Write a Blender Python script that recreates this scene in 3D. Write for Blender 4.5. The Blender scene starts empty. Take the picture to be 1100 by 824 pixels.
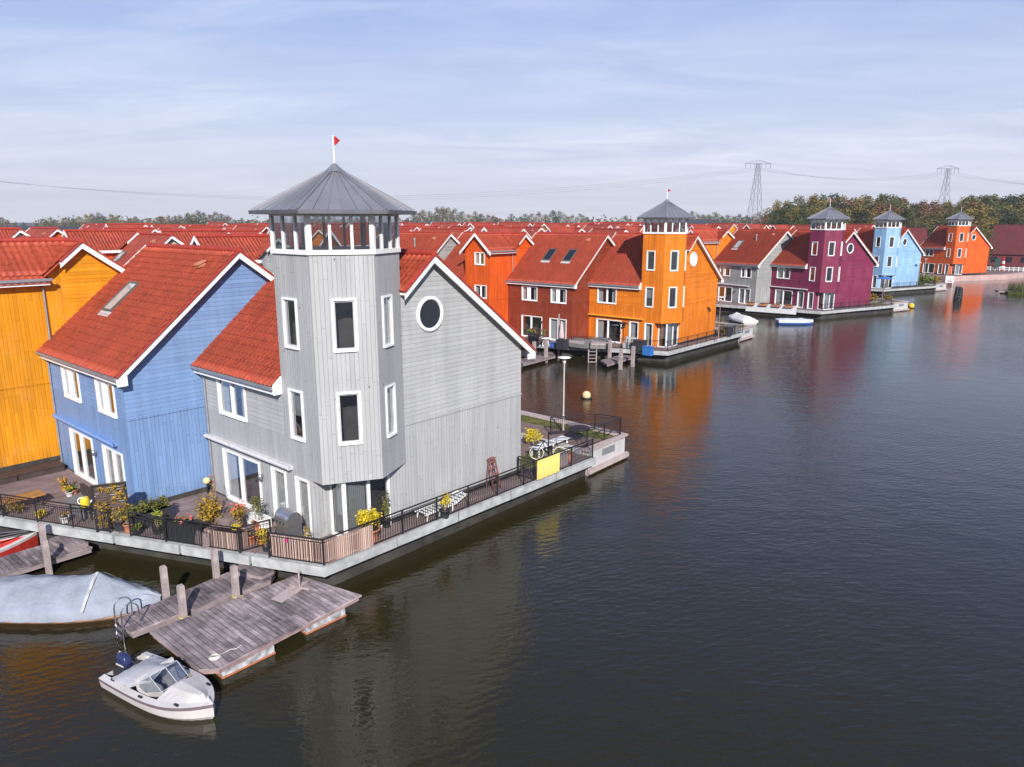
import bpy, math, random
from mathutils import Vector as V
random.seed(7)
C = bpy.context.scene.collection
rad = math.radians

# ------------------------------------------------------------------ camera numbers (also used to read ground points)
CAM_H, CAM_F, CAM_TH = 12.0, 780.0, math.atan2(174, 780)
_c, _s = math.cos(CAM_TH), math.sin(CAM_TH)
def at(px, py, z):
    """ground point of the survey: where the sight line meets height z"""
    u = (px-550)/CAM_F; v = -(py-412)/CAM_F
    t = (z-CAM_H)/(v*_c-_s)
    return V((u*t, (_c+v*_s)*t, z))
def bear(px, d, z=0.0):
    """point at forward distance d on the bearing px"""
    return V(((px-550)/800*d, d, z))

class Frame:
    def __init__(s, x, y, rot): s.x, s.y, s.r = x, y, rad(rot)
    def w(s, x, y, z=0.0):
        c, n = math.cos(s.r), math.sin(s.r)
        return V((s.x + x*c + y*n, s.y - x*n + y*c, z))
    def sub(s, x, y, extra=0):
        p = s.w(x, y); return Frame(p.x, p.y, math.degrees(s.r)+extra)
    def loc(s, p):
        c, n = math.cos(s.r), math.sin(s.r); dx, dy = p.x-s.x, p.y-s.y
        return V((dx*c-dy*n, dx*n+dy*c, p.z))

# ------------------------------------------------------------------ mesh builder
class MB:
    def __init__(s): s.v=[]; s.f=[]; s.m=[]; s.sm=[]
    def poly(s, pts, m=0, smooth=False):
        i=len(s.v); s.v+= [V(p) for p in pts]; s.f.append(tuple(range(i,i+len(pts)))); s.m.append(m); s.sm.append(smooth)
    def mesh(s, vs, fs, m=0, smooth=False):
        i=len(s.v); s.v+=[V(p) for p in vs]
        for f in fs: s.f.append(tuple(i+k for k in f)); s.m.append(m); s.sm.append(smooth)
    def obox(s, o, a, b, c, m=0):
        o,a,b,c=V(o),V(a),V(b),V(c)
        if a.cross(b).dot(c)<0: o=o+a; a=-a
        vs=[o,o+a,o+a+b,o+b,o+c,o+a+c,o+a+b+c,o+b+c]
        s.mesh(vs,[(3,2,1,0),(4,5,6,7),(0,1,5,4),(1,2,6,5),(2,3,7,6),(3,0,4,7)],m)
    def box(s, x0,x1,y0,y1,z0,z1,m=0):
        s.obox((x0,y0,z0),(x1-x0,0,0),(0,y1-y0,0),(0,0,z1-z0),m)
    def beam(s, a, b, w, h, m=0, up=(0,0,1)):
        a,b=V(a),V(b); d=b-a; u=V(up); sd=d.cross(u)
        if sd.length<1e-6: sd=d.cross(V((1,0,0)))
        sd.normalize(); u2=sd.cross(d).normalized()
        s.obox(a-sd*w/2-u2*h/2, sd*w, d, u2*h, m)
    def tube(s, a, b, r0, r1=None, n=8, m=0, caps=True):
        a,b=V(a),V(b); r1=r0 if r1 is None else r1
        d=(b-a).normalized(); x=d.cross(V((0,0,1)))
        if x.length<1e-4: x=V((1,0,0))
        x.normalize(); y=d.cross(x)
        vs=[]
        for p,r in ((a,r0),(b,r1)):
            for k in range(n):
                t=2*math.pi*k/n; vs.append(p+x*math.cos(t)*r+y*math.sin(t)*r)
        fs=[(k,(k+1)%n,n+(k+1)%n,n+k) for k in range(n)]
        s.mesh(vs,fs,m,True)
        if caps: s.mesh(vs,[tuple(range(n-1,-1,-1)),tuple(range(n,2*n))],m)
    def path(s, pts, r, n=6, m=0):
        for a,b in zip(pts,pts[1:]): s.tube(a,b,r,r,n,m)
    def lathe(s, prof, n=16, c=(0,0,0), m=0, smooth=True, sx=1, sy=1):
        c=V(c); vs=[]
        for r,z in prof:
            for k in range(n):
                t=2*math.pi*k/n; vs.append(c+V((math.cos(t)*r*sx,math.sin(t)*r*sy,z)))
        fs=[]
        for j in range(len(prof)-1):
            for k in range(n):
                fs.append((j*n+k,j*n+(k+1)%n,(j+1)*n+(k+1)%n,(j+1)*n+k))
        s.mesh(vs,fs,m,smooth)
        top=(len(prof)-1)*n
        if prof[0][0]>1e-3: s.mesh(vs,[tuple(range(n-1,-1,-1))],m)
        if prof[-1][0]>1e-3: s.mesh(vs,[tuple(range(top,top+n))],m)
    def torus(s, c, axis, R, r, n=24, k=6, m=0, arc=1.0):
        c=V(c); ax=V(axis).normalized(); x=ax.cross(V((0,0,1)))
        if x.length<1e-4: x=V((1,0,0))
        x.normalize(); y=ax.cross(x); vs=[]
        for i in range(n):
            t=2*math.pi*i/n; d=x*math.cos(t)+y*math.sin(t)
            for j in range(k):
                q=2*math.pi*j/k; vs.append(c+d*(R+r*math.cos(q))+ax*(r*math.sin(q)))
        fs=[(i*k+j,i*k+(j+1)%k,((i+1)%n)*k+(j+1)%k,((i+1)%n)*k+j) for i in range(n) for j in range(k)]
        s.mesh(vs,fs,m,True)
    def slab(s, pts, z0, z1, m=0, mside=None, bottom=True):
        """horizontal polygon (xy, counter-clockwise) extruded"""
        mside = m if mside is None else mside
        s.poly([(p[0],p[1],z1) for p in pts],m)
        if bottom: s.poly([(p[0],p[1],z0) for p in reversed(pts)],mside)
        for a,b in zip(pts,list(pts[1:])+[pts[0]]):
            s.poly([(a[0],a[1],z0),(b[0],b[1],z0),(b[0],b[1],z1),(a[0],a[1],z1)],mside)
    def build(s, name, mats, parent=None):
        me=bpy.data.meshes.new(name); me.from_pydata([tuple(p) for p in s.v],[],s.f)
        if not isinstance(mats,(list,tuple)): mats=[mats]
        for m in mats: me.materials.append(m)
        me.polygons.foreach_set('material_index',s.m); me.polygons.foreach_set('use_smooth',s.sm)
        me.update()
        uv=me.uv_layers.new(name='UVMap'); data=[0.0]*(2*len(me.loops)); Z=V((0,0,1))
        for p in me.polygons:
            n=p.normal; u=Z.cross(n)
            if u.length<.05: u=V((1,0,0))
            u.normalize(); w=n.cross(u)
            for li in p.loop_indices:
                co=s.v[me.loops[li].vertex_index]; data[2*li]=co.dot(u); data[2*li+1]=co.dot(w)
        uv.data.foreach_set('uv',data)
        o=bpy.data.objects.new(name,me); C.objects.link(o)
        if parent is not None: o.parent=parent
        return o

def tag(o, label=None, cat=None, group=None, kind=None):
    if label: o['label']=label
    if cat: o['category']=cat
    if group: o['group']=group
    if kind: o['kind']=kind
    return o
def empty(name, loc, rz=0.0, label=None, cat=None, group=None):
    o=bpy.data.objects.new(name,None); C.objects.link(o); o.location=loc; o.rotation_euler=(0,0,rz)
    o.empty_display_size=.3
    return tag(o,label,cat,group)
def copy_tree(o, parent=None):
    c=o.copy(); C.objects.link(c); c.parent=parent
    for ch in list(o.children): copy_tree(ch,c)
    return c

# ------------------------------------------------------------------ materials
MATS={}
class NT:
    def __init__(s, name):
        s.mat=bpy.data.materials.new(name); s.mat.use_nodes=True; s.t=s.mat.node_tree; s.n=s.t.nodes; s.l=s.t.links
        s.b=s.n['Principled BSDF']; s.out=s.n['Material Output']; s.uv=None
    def add(s, typ, ins=None, **props):
        nd=s.n.new(typ)
        for k,v in props.items(): setattr(nd,k,v)
        for k,v in (ins or {}).items():
            if hasattr(v,'is_output') : s.l.new(v,nd.inputs[k])
            else: nd.inputs[k].default_value=v
        return nd
    def math(s, op, a, b=0.0, c=0.0, clamp=False):
        nd=s.add('ShaderNodeMath',{0:a,1:b,2:c},operation=op,use_clamp=clamp); return nd.outputs[0]
    def uvs(s):
        if s.uv is None:
            t=s.add('ShaderNodeTexCoord'); s.uv=t.outputs['UV']; s.ob=t.outputs['Object']
        return s.uv
    def obj(s): s.uvs(); return s.ob
    def mix(s, f, a, b, typ='MIX'):
        nd=s.n.new('ShaderNodeMix'); nd.data_type='RGBA'; nd.blend_type=typ
        for k,v in ((0,f),(6,a),(7,b)):
            if hasattr(v,'is_output'): s.l.new(v,nd.inputs[k])
            else: nd.inputs[k].default_value = v if k==0 else (tuple(v)+(1,) if len(v)==3 else v)
        return nd.outputs[2]
    def noise(s, vec, scale, detail=3, rough=.5, w=None):
        return s.add('ShaderNodeTexNoise',{'Vector':vec,'Scale':scale,'Detail':detail,'Roughness':rough}).outputs['Fac']
    def scaled(s, vec, x,y,z):
        return s.add('ShaderNodeVectorMath',{0:vec,1:(x,y,z)},operation='MULTIPLY').outputs[0]
    def ramp(s, f, a, b, lo=0.0, hi=1.0):
        return s.add('ShaderNodeMapRange',{'Value':f,'From Min':a,'From Max':b,'To Min':lo,'To Max':hi},clamp=True).outputs[0]
    def bump(s, h, dist, strength=1.0):
        nd=s.add('ShaderNodeBump',{'Height':h,'Distance':dist,'Strength':strength}); s.l.new(nd.outputs[0],s.b.inputs['Normal'])
    def set(s, **k):
        for a,v in k.items():
            key={'base':'Base Color','rough':'Roughness','metal':'Metallic','spec':'Specular IOR Level','ior':'IOR'}[a]
            if hasattr(v,'is_output'): s.l.new(v,s.b.inputs[key])
            else: s.b.inputs[key].default_value = tuple(v)+(1,) if a=='base' else v
        return s.mat
def lin(c, k=1.0): return tuple(min(1,x*k) for x in c)

def plain(name, col, rough=.55, metal=0.0, var=.12, scale=4.0, spec=.4, bump=0.0):
    if name in MATS: return MATS[name]
    t=NT(name); n=t.noise(t.obj(),scale,4)
    c=t.mix(t.ramp(n,.3,.7),lin(col,1-var),lin(col,1+var))
    t.set(base=c,rough=rough,metal=metal,spec=spec)
    if bump: t.bump(t.noise(t.obj(),scale*6,4),bump)
    MATS[name]=t.mat; return t.mat

def siding(name, col, vertical, pitch, knots=False, wear=.13):
    """painted timber boards: grooves, board-to-board tint, weather streaks"""
    if name in MATS: return MATS[name]
    t=NT(name); sp=t.add('ShaderNodeSeparateXYZ',{0:t.uvs()})
    u,v=(sp.outputs[0],sp.outputs[1]) if vertical else (sp.outputs[1],sp.outputs[0])
    q=t.math('DIVIDE',u,pitch); bi=t.math('FLOOR',q); fr=t.math('FRACT',q)
    # end joints of the boards, staggered board by board
    rnd=t.add('ShaderNodeTexWhiteNoise',{'W':bi},noise_dimensions='1D').outputs[0]
    ln=2.6 if vertical else 3.4
    vv=t.math('ADD',t.math('DIVIDE',v,ln),t.math('MULTIPLY',rnd,7.31)); fv=t.math('FRACT',vv); jv=t.math('FLOOR',vv)
    tint=t.add('ShaderNodeTexWhiteNoise',{'Vector':t.add('ShaderNodeCombineXYZ',{0:bi,1:jv}).outputs[0]},noise_dimensions='3D').outputs[0]
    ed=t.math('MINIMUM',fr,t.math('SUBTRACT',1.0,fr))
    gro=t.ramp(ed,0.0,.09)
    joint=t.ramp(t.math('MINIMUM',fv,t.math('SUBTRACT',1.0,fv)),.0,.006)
    comb=t.add('ShaderNodeCombineXYZ',{0:t.math('MULTIPLY',u,9.0),1:t.math('MULTIPLY',v,.7),2:0.0}).outputs[0]
    grain=t.noise(comb,1.0,5,.6)
    big=t.noise(t.obj(),.45,3)
    f=t.math('MULTIPLY',t.ramp(tint,0,1,1-wear,1+wear),t.ramp(grain,.25,.75,1-wear*.9,1+wear*.6))
    f=t.math('MULTIPLY',f,t.ramp(big,.3,.7,1-wear*.8,1+wear*.6))
    f=t.math('MULTIPLY',f,t.ramp(gro,0,1,.80,1.0))  # board gaps darkened in the colour: groove shade painted in, with some dirt
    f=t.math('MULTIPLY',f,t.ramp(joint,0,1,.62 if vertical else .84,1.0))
    if knots:
        vo=t.add('ShaderNodeTexVoronoi',{'Vector':t.scaled(t.uvs(),1.1,.75,1),'Scale':1.5}).outputs['Distance']
        f=t.math('MULTIPLY',f,t.ramp(vo,.03,.06,.30,1.0))
    # rain streaks, sun-bleached patches and a green-grey foot of algae
    strk=t.noise(t.add('ShaderNodeCombineXYZ',{0:t.math('MULTIPLY',(u if vertical else v),2.6),1:t.math('MULTIPLY',(v if vertical else u),.16),2:3.7}).outputs[0],1.0,5,.65)
    f=t.math('MULTIPLY',f,t.ramp(strk,.30,.70,.86,1.07))
    val=t.add('ShaderNodeCombineColor',{0:f,1:f,2:f}).outputs[0]
    c=t.mix(1.0,lin(col),val,'MULTIPLY')
    fade=t.ramp(t.noise(t.obj(),.9,6,.7),.52,.74,0,.16); c=t.mix(fade,c,tuple(.55*x+.45*.42 for x in col))
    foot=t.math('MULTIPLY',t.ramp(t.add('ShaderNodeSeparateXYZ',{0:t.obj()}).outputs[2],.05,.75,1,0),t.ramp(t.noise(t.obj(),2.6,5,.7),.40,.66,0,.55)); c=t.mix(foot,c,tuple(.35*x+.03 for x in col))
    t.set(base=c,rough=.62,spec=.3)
    h=gro if vertical else t.math('SUBTRACT',1.0,fr)
    t.bump(t.math('ADD',h,t.math('MULTIPLY',grain,.15)),.014 if not vertical else .009)
    MATS[name]=t.mat; return t.mat

def tiles(name, col, geo=True, pu=.27, pv=.36):
    if name in MATS: return MATS[name]
    t=NT(name); sp=t.add('ShaderNodeSeparateXYZ',{0:t.uvs()})
    q=t.math('DIVIDE',sp.outputs[0],pu); w=t.math('DIVIDE',sp.outputs[1],pv)
    cell=t.add('ShaderNodeCombineXYZ',{0:t.math('FLOOR',q),1:t.math('FLOOR',w)}).outputs[0]
    tint=t.add('ShaderNodeTexWhiteNoise',{'Vector':cell},noise_dimensions='3D').outputs[0]
    big=t.noise(t.obj(),.35,4,.6); fine=t.noise(t.obj(),7.0,4,.6)
    f=t.math('MULTIPLY',t.ramp(tint,0,1,.84,1.14),t.ramp(big,.3,.7,.84,1.12))
    f=t.math('MULTIPLY',f,t.ramp(fine,.3,.7,.86,1.1))
    f=t.math('MULTIPLY',f,t.ramp(t.noise(t.add('ShaderNodeCombineXYZ',{0:t.math('MULTIPLY',sp.outputs[0],2.2),1:t.math('MULTIPLY',sp.outputs[1],.22),2:1.3}).outputs[0],1.0,5,.65),.3,.7,.82,1.08))
    # lichen and soot flecks
    moss=t.ramp(t.noise(t.obj(),2.3,6,.7),.55,.70)
    val=t.add('ShaderNodeCombineColor',{0:f,1:f,2:f}).outputs[0]
    c=t.mix(1.0,lin(col),val,'MULTIPLY')
    c=t.mix(t.math('MULTIPLY',moss,.45),c,(.09,.05,.035))
    t.set(base=c,rough=.62,spec=.35)
    if not geo:
        h=t.math('ADD',t.math('SINE',t.math('MULTIPLY',q,6.2832)),t.math('MULTIPLY',t.math('SUBTRACT',1.0,t.math('FRACT',w)),1.2))
        t.bump(h,.035)
    else: t.bump(fine,.006)
    MATS[name]=t.mat; return t.mat

def planks(name, col, pitch, wear=.3, rough=.75, along=0):
    if name in MATS: return MATS[name]
    t=NT(name); sp=t.add('ShaderNodeSeparateXYZ',{0:t.uvs()})
    u,v=sp.outputs[along],sp.outputs[1-along]
    q=t.math('DIVIDE',u,pitch); bi=t.math('FLOOR',q); fr=t.math('FRACT',q)
    rnd=t.add('ShaderNodeTexWhiteNoise',{'W':bi},noise_dimensions='1D').outputs[0]
    jv=t.math('FLOOR',t.math('ADD',t.math('DIVIDE',v,1.9),t.math('MULTIPLY',rnd,5.0)))
    tint=t.add('ShaderNodeTexWhiteNoise',{'Vector':t.add('ShaderNodeCombineXYZ',{0:bi,1:jv}).outputs[0]},noise_dimensions='3D').outputs[0]
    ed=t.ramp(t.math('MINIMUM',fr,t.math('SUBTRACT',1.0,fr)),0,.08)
    comb=t.add('ShaderNodeCombineXYZ',{0:t.math('MULTIPLY',u,14.0),1:t.math('MULTIPLY',v,1.2),2:0.0}).outputs[0]
    grain=t.noise(comb,1.0,5,.65); big=t.noise(t.obj(),.55,4,.6); mid=t.noise(t.obj(),1.7,5,.7)
    f=t.math('MULTIPLY',t.ramp(tint,0,1,1-wear*.6,1+wear*.6),t.ramp(grain,.25,.75,1-wear,1+wear*.7))
    f=t.math('MULTIPLY',f,t.ramp(big,.35,.65,1-wear,1+wear*.5)); f=t.math('MULTIPLY',f,t.ramp(mid,.35,.65,1-wear*.8,1+wear*.4))
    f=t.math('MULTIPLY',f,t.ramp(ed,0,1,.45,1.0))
    val=t.add('ShaderNodeCombineColor',{0:f,1:f,2:f}).outputs[0]
    c=t.mix(1.0,lin(col),val,'MULTIPLY')
    t.set(base=c,rough=rough,spec=.25); t.bump(t.math('ADD',ed,t.math('MULTIPLY',grain,.3)),.012)
    MATS[name]=t.mat; return t.mat

def leaves(name, a, b, c3=None):
    if name in MATS: return MATS[name]
    t=NT(name); oi=t.add('ShaderNodeObjectInfo'); g=t.add('ShaderNodeNewGeometry')
    r=g.outputs['Random Per Island']
    c=t.mix(r,a,b)
    if c3 is not None: c=t.mix(t.ramp(oi.outputs['Random'],.0,1.0,0,.85),c,t.mix(r,lin(c3,.6),lin(c3,1.3)))
    t.set(base=c,rough=.7,spec=.2)
    try: t.b.inputs['Subsurface Weight'].default_value=0
    except Exception: pass
    MATS[name]=t.mat; return t.mat

def glass_mat():
    t=NT('window_glass'); t.n.remove(t.b)
    tr=t.add('ShaderNodeBsdfTransparent',{0:(.66,.69,.71,1)}); gl=t.add('ShaderNodeBsdfGlossy',{'Color':(.9,.93,1,1),'Roughness':.015})
    lw=t.add('ShaderNodeLayerWeight',{'Blend':.35}); f=t.ramp(lw.outputs['Facing'],0,1,.10,.75)
    mx=t.add('ShaderNodeMixShader',{0:f}); t.l.new(tr.outputs[0],mx.inputs[1]); t.l.new(gl.outputs[0],mx.inputs[2])
    t.l.new(mx.outputs[0],t.out.inputs[0]); return t.mat
GLASS=glass_mat()
DARKGLASS=plain('dark_glass',(.018,.021,.028),rough=.05,spec=.6,var=.05)
CURTAIN=plain('curtain_cloth',(.72,.70,.68),rough=.9,var=.06)
BLIND=plain('grey_blind',(.38,.38,.38),rough=.8,var=.05)
ROOM=plain('room_interior',(.10,.085,.075),rough=.9,var=.3,scale=1.2)
WHITE=plain('white_paint',(.78,.78,.77),rough=.4,var=.05,scale=3)
SASH=plain('grey_sash',(.45,.45,.46),rough=.4)
GUTTER=plain('zinc_gutter',(.30,.30,.33),rough=.45,metal=.4)
ZINC=plain('zinc_roof',(.235,.235,.265),rough=.42,metal=.35,var=.10,scale=1.3)
ZINCDK=plain('zinc_rim',(.12,.12,.14),rough=.45,metal=.4)
PLINTH=plain('dark_plinth',(.040,.038,.034),rough=.8,var=.5,scale=1.8)
BLACK=plain('black_iron',(.018,.017,.019),rough=.45,spec=.4)
CONC=plain('pale_concrete',(.46,.45,.45),rough=.85,var=.12,scale=1.5,bump=.01)
EDGE=plain('deck_edge_beam',(.37,.38,.38),rough=.7,var=.24,scale=2.4)
TILE=tiles('red_pantile',(.435,.078,.040),True)
TILEFAR=tiles('red_pantile_far',(.37,.064,.034),False)
RIDGE=plain('ridge_clay',(.34,.04,.024),rough=.65,var=.2,scale=3)
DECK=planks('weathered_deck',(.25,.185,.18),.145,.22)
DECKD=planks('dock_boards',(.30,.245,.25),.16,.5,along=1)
POSTW=plain('weathered_post',(.34,.28,.27),rough=.8,var=.25,scale=5,bump=.01)
TERRA=plain('terracotta',(.42,.16,.08),rough=.75,var=.15)
SOIL=plain('soil',(.03,.02,.014),rough=.95)
STEEL=plain('brushed_steel',(.5,.5,.52),rough=.3,metal=.85,var=.08)
CHROME=plain('chrome_tube',(.65,.65,.67),rough=.15,metal=.95,var=.03)
# ------------------------------------------------------------------ houses
W, WS, D, RY, ZR, SL, SB, LV = 8.20, 7.95, 10.15, 4.88, 9.84, .855, .745, .26      # width, depth, ridge position, roof height over the front wall, pitch
def rz(y): return ZR-SL*(RY-y) if y<RY else ZR-SB*(y-RY)
CL = 3.66                                            # height where the boards turn from upright to lying

def wall(mb, p0, u, w, z0, z1, holes=(), m=0, split=None, m2=1):
    """vertical wall from p0 along u with rectangular openings (a,b,za,zb); boards m below split, m2 above"""
    p0=V(p0); u=V(u)
    xs=sorted({0,w}|{h[0] for h in holes}|{h[1] for h in holes}); zs={z0,z1}|{h[2] for h in holes}|{h[3] for h in holes}
    if split is not None and z0<split<z1: zs.add(split)
    zs=sorted(zs)
    for za,zb in zip(zs,zs[1:]):
        for a,b in zip(xs,xs[1:]):
            cx,cz=(a+b)/2,(za+zb)/2
            if any(h[0]<cx<h[1] and h[2]<cz<h[3] for h in holes): continue
            mm=m2 if (split is not None and cz>split) else m
            q=lambda x,z: p0+u*x+V((0,0,z))
            mb.poly([q(a,za),q(b,za),q(b,zb),q(a,zb)],mm)

def window(parent, p0, u, n, x0, x1, z0, z1, style='double', curtain='sides', name='window', proud=False, rng=random):
    """white casing, grey sashes, glass and what hangs behind it; p0,u,n: the wall's corner, run and outward normal"""
    p0,u,n=V(p0),V(u),V(n); Z=V((0,0,1)); w,h=x1-x0,z1-z0
    q=lambda x,z,d: p0+u*(x0+x)+Z*(z0+z)+n*d
    fb=.07; f=MB(); dd=-.10 if not proud else .004
    dep=.15 if not proud else .05
    def bar(x,z,ww,hh,d,t,m=0): f.obox(q(x,z,d),u*ww,Z*hh,n*t,m)
    bar(0,0,fb,h,dd,dep); bar(w-fb,0,fb,h,dd,dep); bar(fb,h-fb,w-2*fb,fb,dd,dep); bar(fb,0,w-2*fb,fb,dd,dep+.03)
    div={'single':[],'double':[.5],'triple':[.36,.5],'slide':[.46],'door':[]}[style]
    for t in div: bar(fb+(w-2*fb)*t-.045,fb,.09,h-2*fb,dd,dep-.02)
    edges=[0]+div+[1]
    sm=1 if style in('single',) else 0
    for a,b in zip(edges,edges[1:]):     # sash rims inside the casing
        xa,xb=fb+(w-2*fb)*a+(.045 if a else 0),fb+(w-2*fb)*b-(.045 if b<1 else 0); k=.055; d2=dd+.02; t=dep-.085 if not proud else .02
        bar(xa,fb,k,h-2*fb,d2,t,sm); bar(xb-k,fb,k,h-2*fb,d2,t,sm); bar(xa+k,fb,xb-xa-2*k,k,d2,t,sm); bar(xa+k,h-fb-k,xb-xa-2*k,k,d2,t,sm)
    o=f.build(name,[WHITE,SASH],parent)
    g=MB(); gd=-.055 if not proud else .012
    g.poly([q(fb,fb,gd),q(w-fb,fb,gd),q(w-fb,h-fb,gd),q(fb,h-fb,gd)])
    g.build('pane',[DARKGLASS if proud else GLASS],o)
    if curtain and curtain!='none':
        cd=-.16 if not proud else .008; spans=[]
        for a,b in zip(edges,edges[1:]):
            xa,xb=fb+(w-2*fb)*a,fb+(w-2*fb)*b
            if curtain=='sides': spans+= [(xa+.03,xa+(xb-xa)*.45)] if (a==0) else [(xb-(xb-xa)*.5,xb-.03)]
            elif curtain=='left': spans+= [(xa+.02,xa+(xb-xa)*.55)] if a==0 else []
            elif curtain=='right': spans+= [(xb-(xb-xa)*.6,xb-.02)] if b==1 else []
            else: spans.append((xa+.02,xb-.02))
        for xa,xb in spans:
            c=MB(); nn=max(3,int((xb-xa)/.045)); am=.022 if not proud else .001
            lo=fb if curtain!='half' else h*.45
            for k in range(nn):
                a=xa+(xb-xa)*k/nn; b=xa+(xb-xa)*(k+1)/nn; da=am*(1 if k%2 else -1); 
                c.poly([q(a,lo,cd-da),q(b,lo,cd+da),q(b,h-fb,cd+da),q(a,h-fb,cd-da)],0,False)
            c.build('curtain',[BLIND if curtain=='half' else CURTAIN],o)
    return o

def slope(mb, P, u, v, lu, lv, cols=6, geo=True, pu=.27, pv=.36, th=.07):
    """pantile slope: P eave corner, u along the eave, v up the slope"""
    P,u,v=V(P),V(u).normalized(),V(v).normalized(); n=u.cross(v)
    if n.z<0: n=-n
    if not geo:
        mb.obox(P-n*th,u*lu,v*lv,n*th,0); return
    nu=max(2,int(lu/pu*cols)); nv=max(1,round(lv/pv)); vs=[]; fs=[]
    prof=[]
    for i in range(nu+1):
        x=lu*i/nu; t=(x/pu)%1.0
        prof.append((x,.046*(1-abs(math.cos(math.pi*t))**1.4)))      # round rolls with narrow valleys between
    for j in range(nv):
        for e in (0,1):
            y=lv*(j+e)/nv
            for x,hh in prof: vs.append(P+u*x+v*(y+(.0 if e else -.015))+n*(hh+(.036 if e==0 else .0)))
    r=nu+1
    for j in range(2*nv-1):
        for i in range(nu): fs.append((j*r+i,j*r+i+1,(j+1)*r+i+1,(j+1)*r+i))
    if u.cross(v).z<0: fs=[f[::-1] for f in fs]
    mb.mesh(vs,fs,0,True)
    mb.obox(P-n*th,u*lu,v*lv,n*(th-.004),0)

def ridge_run(mb, a, b, r=.11, m=0, seg=.42):
    a,b=V(a),V(b); L=(b-a).length; k=max(1,int(L/seg)); d=(b-a)/k
    for i in range(k):
        p=a+d*i
        mb.tube(p,p+d*1.02,r*.92,r*1.12,8,m)
def barge(mb, a, b, n, m=0, h=.27, t=.05):
    a,b,n=V(a),V(b),V(n); mb.obox(a-V((0,0,h+.03)),b-a,V((0,0,h)),n*t,m)

HCOL={}
def pair(key,col,knots=False,wear=.13):
    if key not in HCOL:
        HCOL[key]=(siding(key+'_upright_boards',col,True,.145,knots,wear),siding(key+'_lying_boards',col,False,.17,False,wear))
    return HCOL[key]

def hex_pts(c, r, z, off=0.0):
    return [V((c[0]+r*math.cos(rad(a)),c[1]+r*math.sin(rad(a)),z)) for a in (-120,-60,0,60,120,180)]

def gable_poly(mb, x, y0, zlo, zsplit, hi=True, y1=D):
    """gable end at x from y0 to y1: upright boards below the split, lying ones above"""
    mb.poly([(x,y0,zlo),(x,y1,zlo),(x,y1,zsplit),(x,y0,zsplit)],0)
    pts=[(x,y0,zsplit),(x,y1,zsplit),(x,y1,rz(y1)-.03)]
    if y0<RY: pts.append((x,RY,rz(RY)-.03))
    pts.append((x,y0,rz(y0)-.03)); mb.poly(pts,1)

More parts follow.
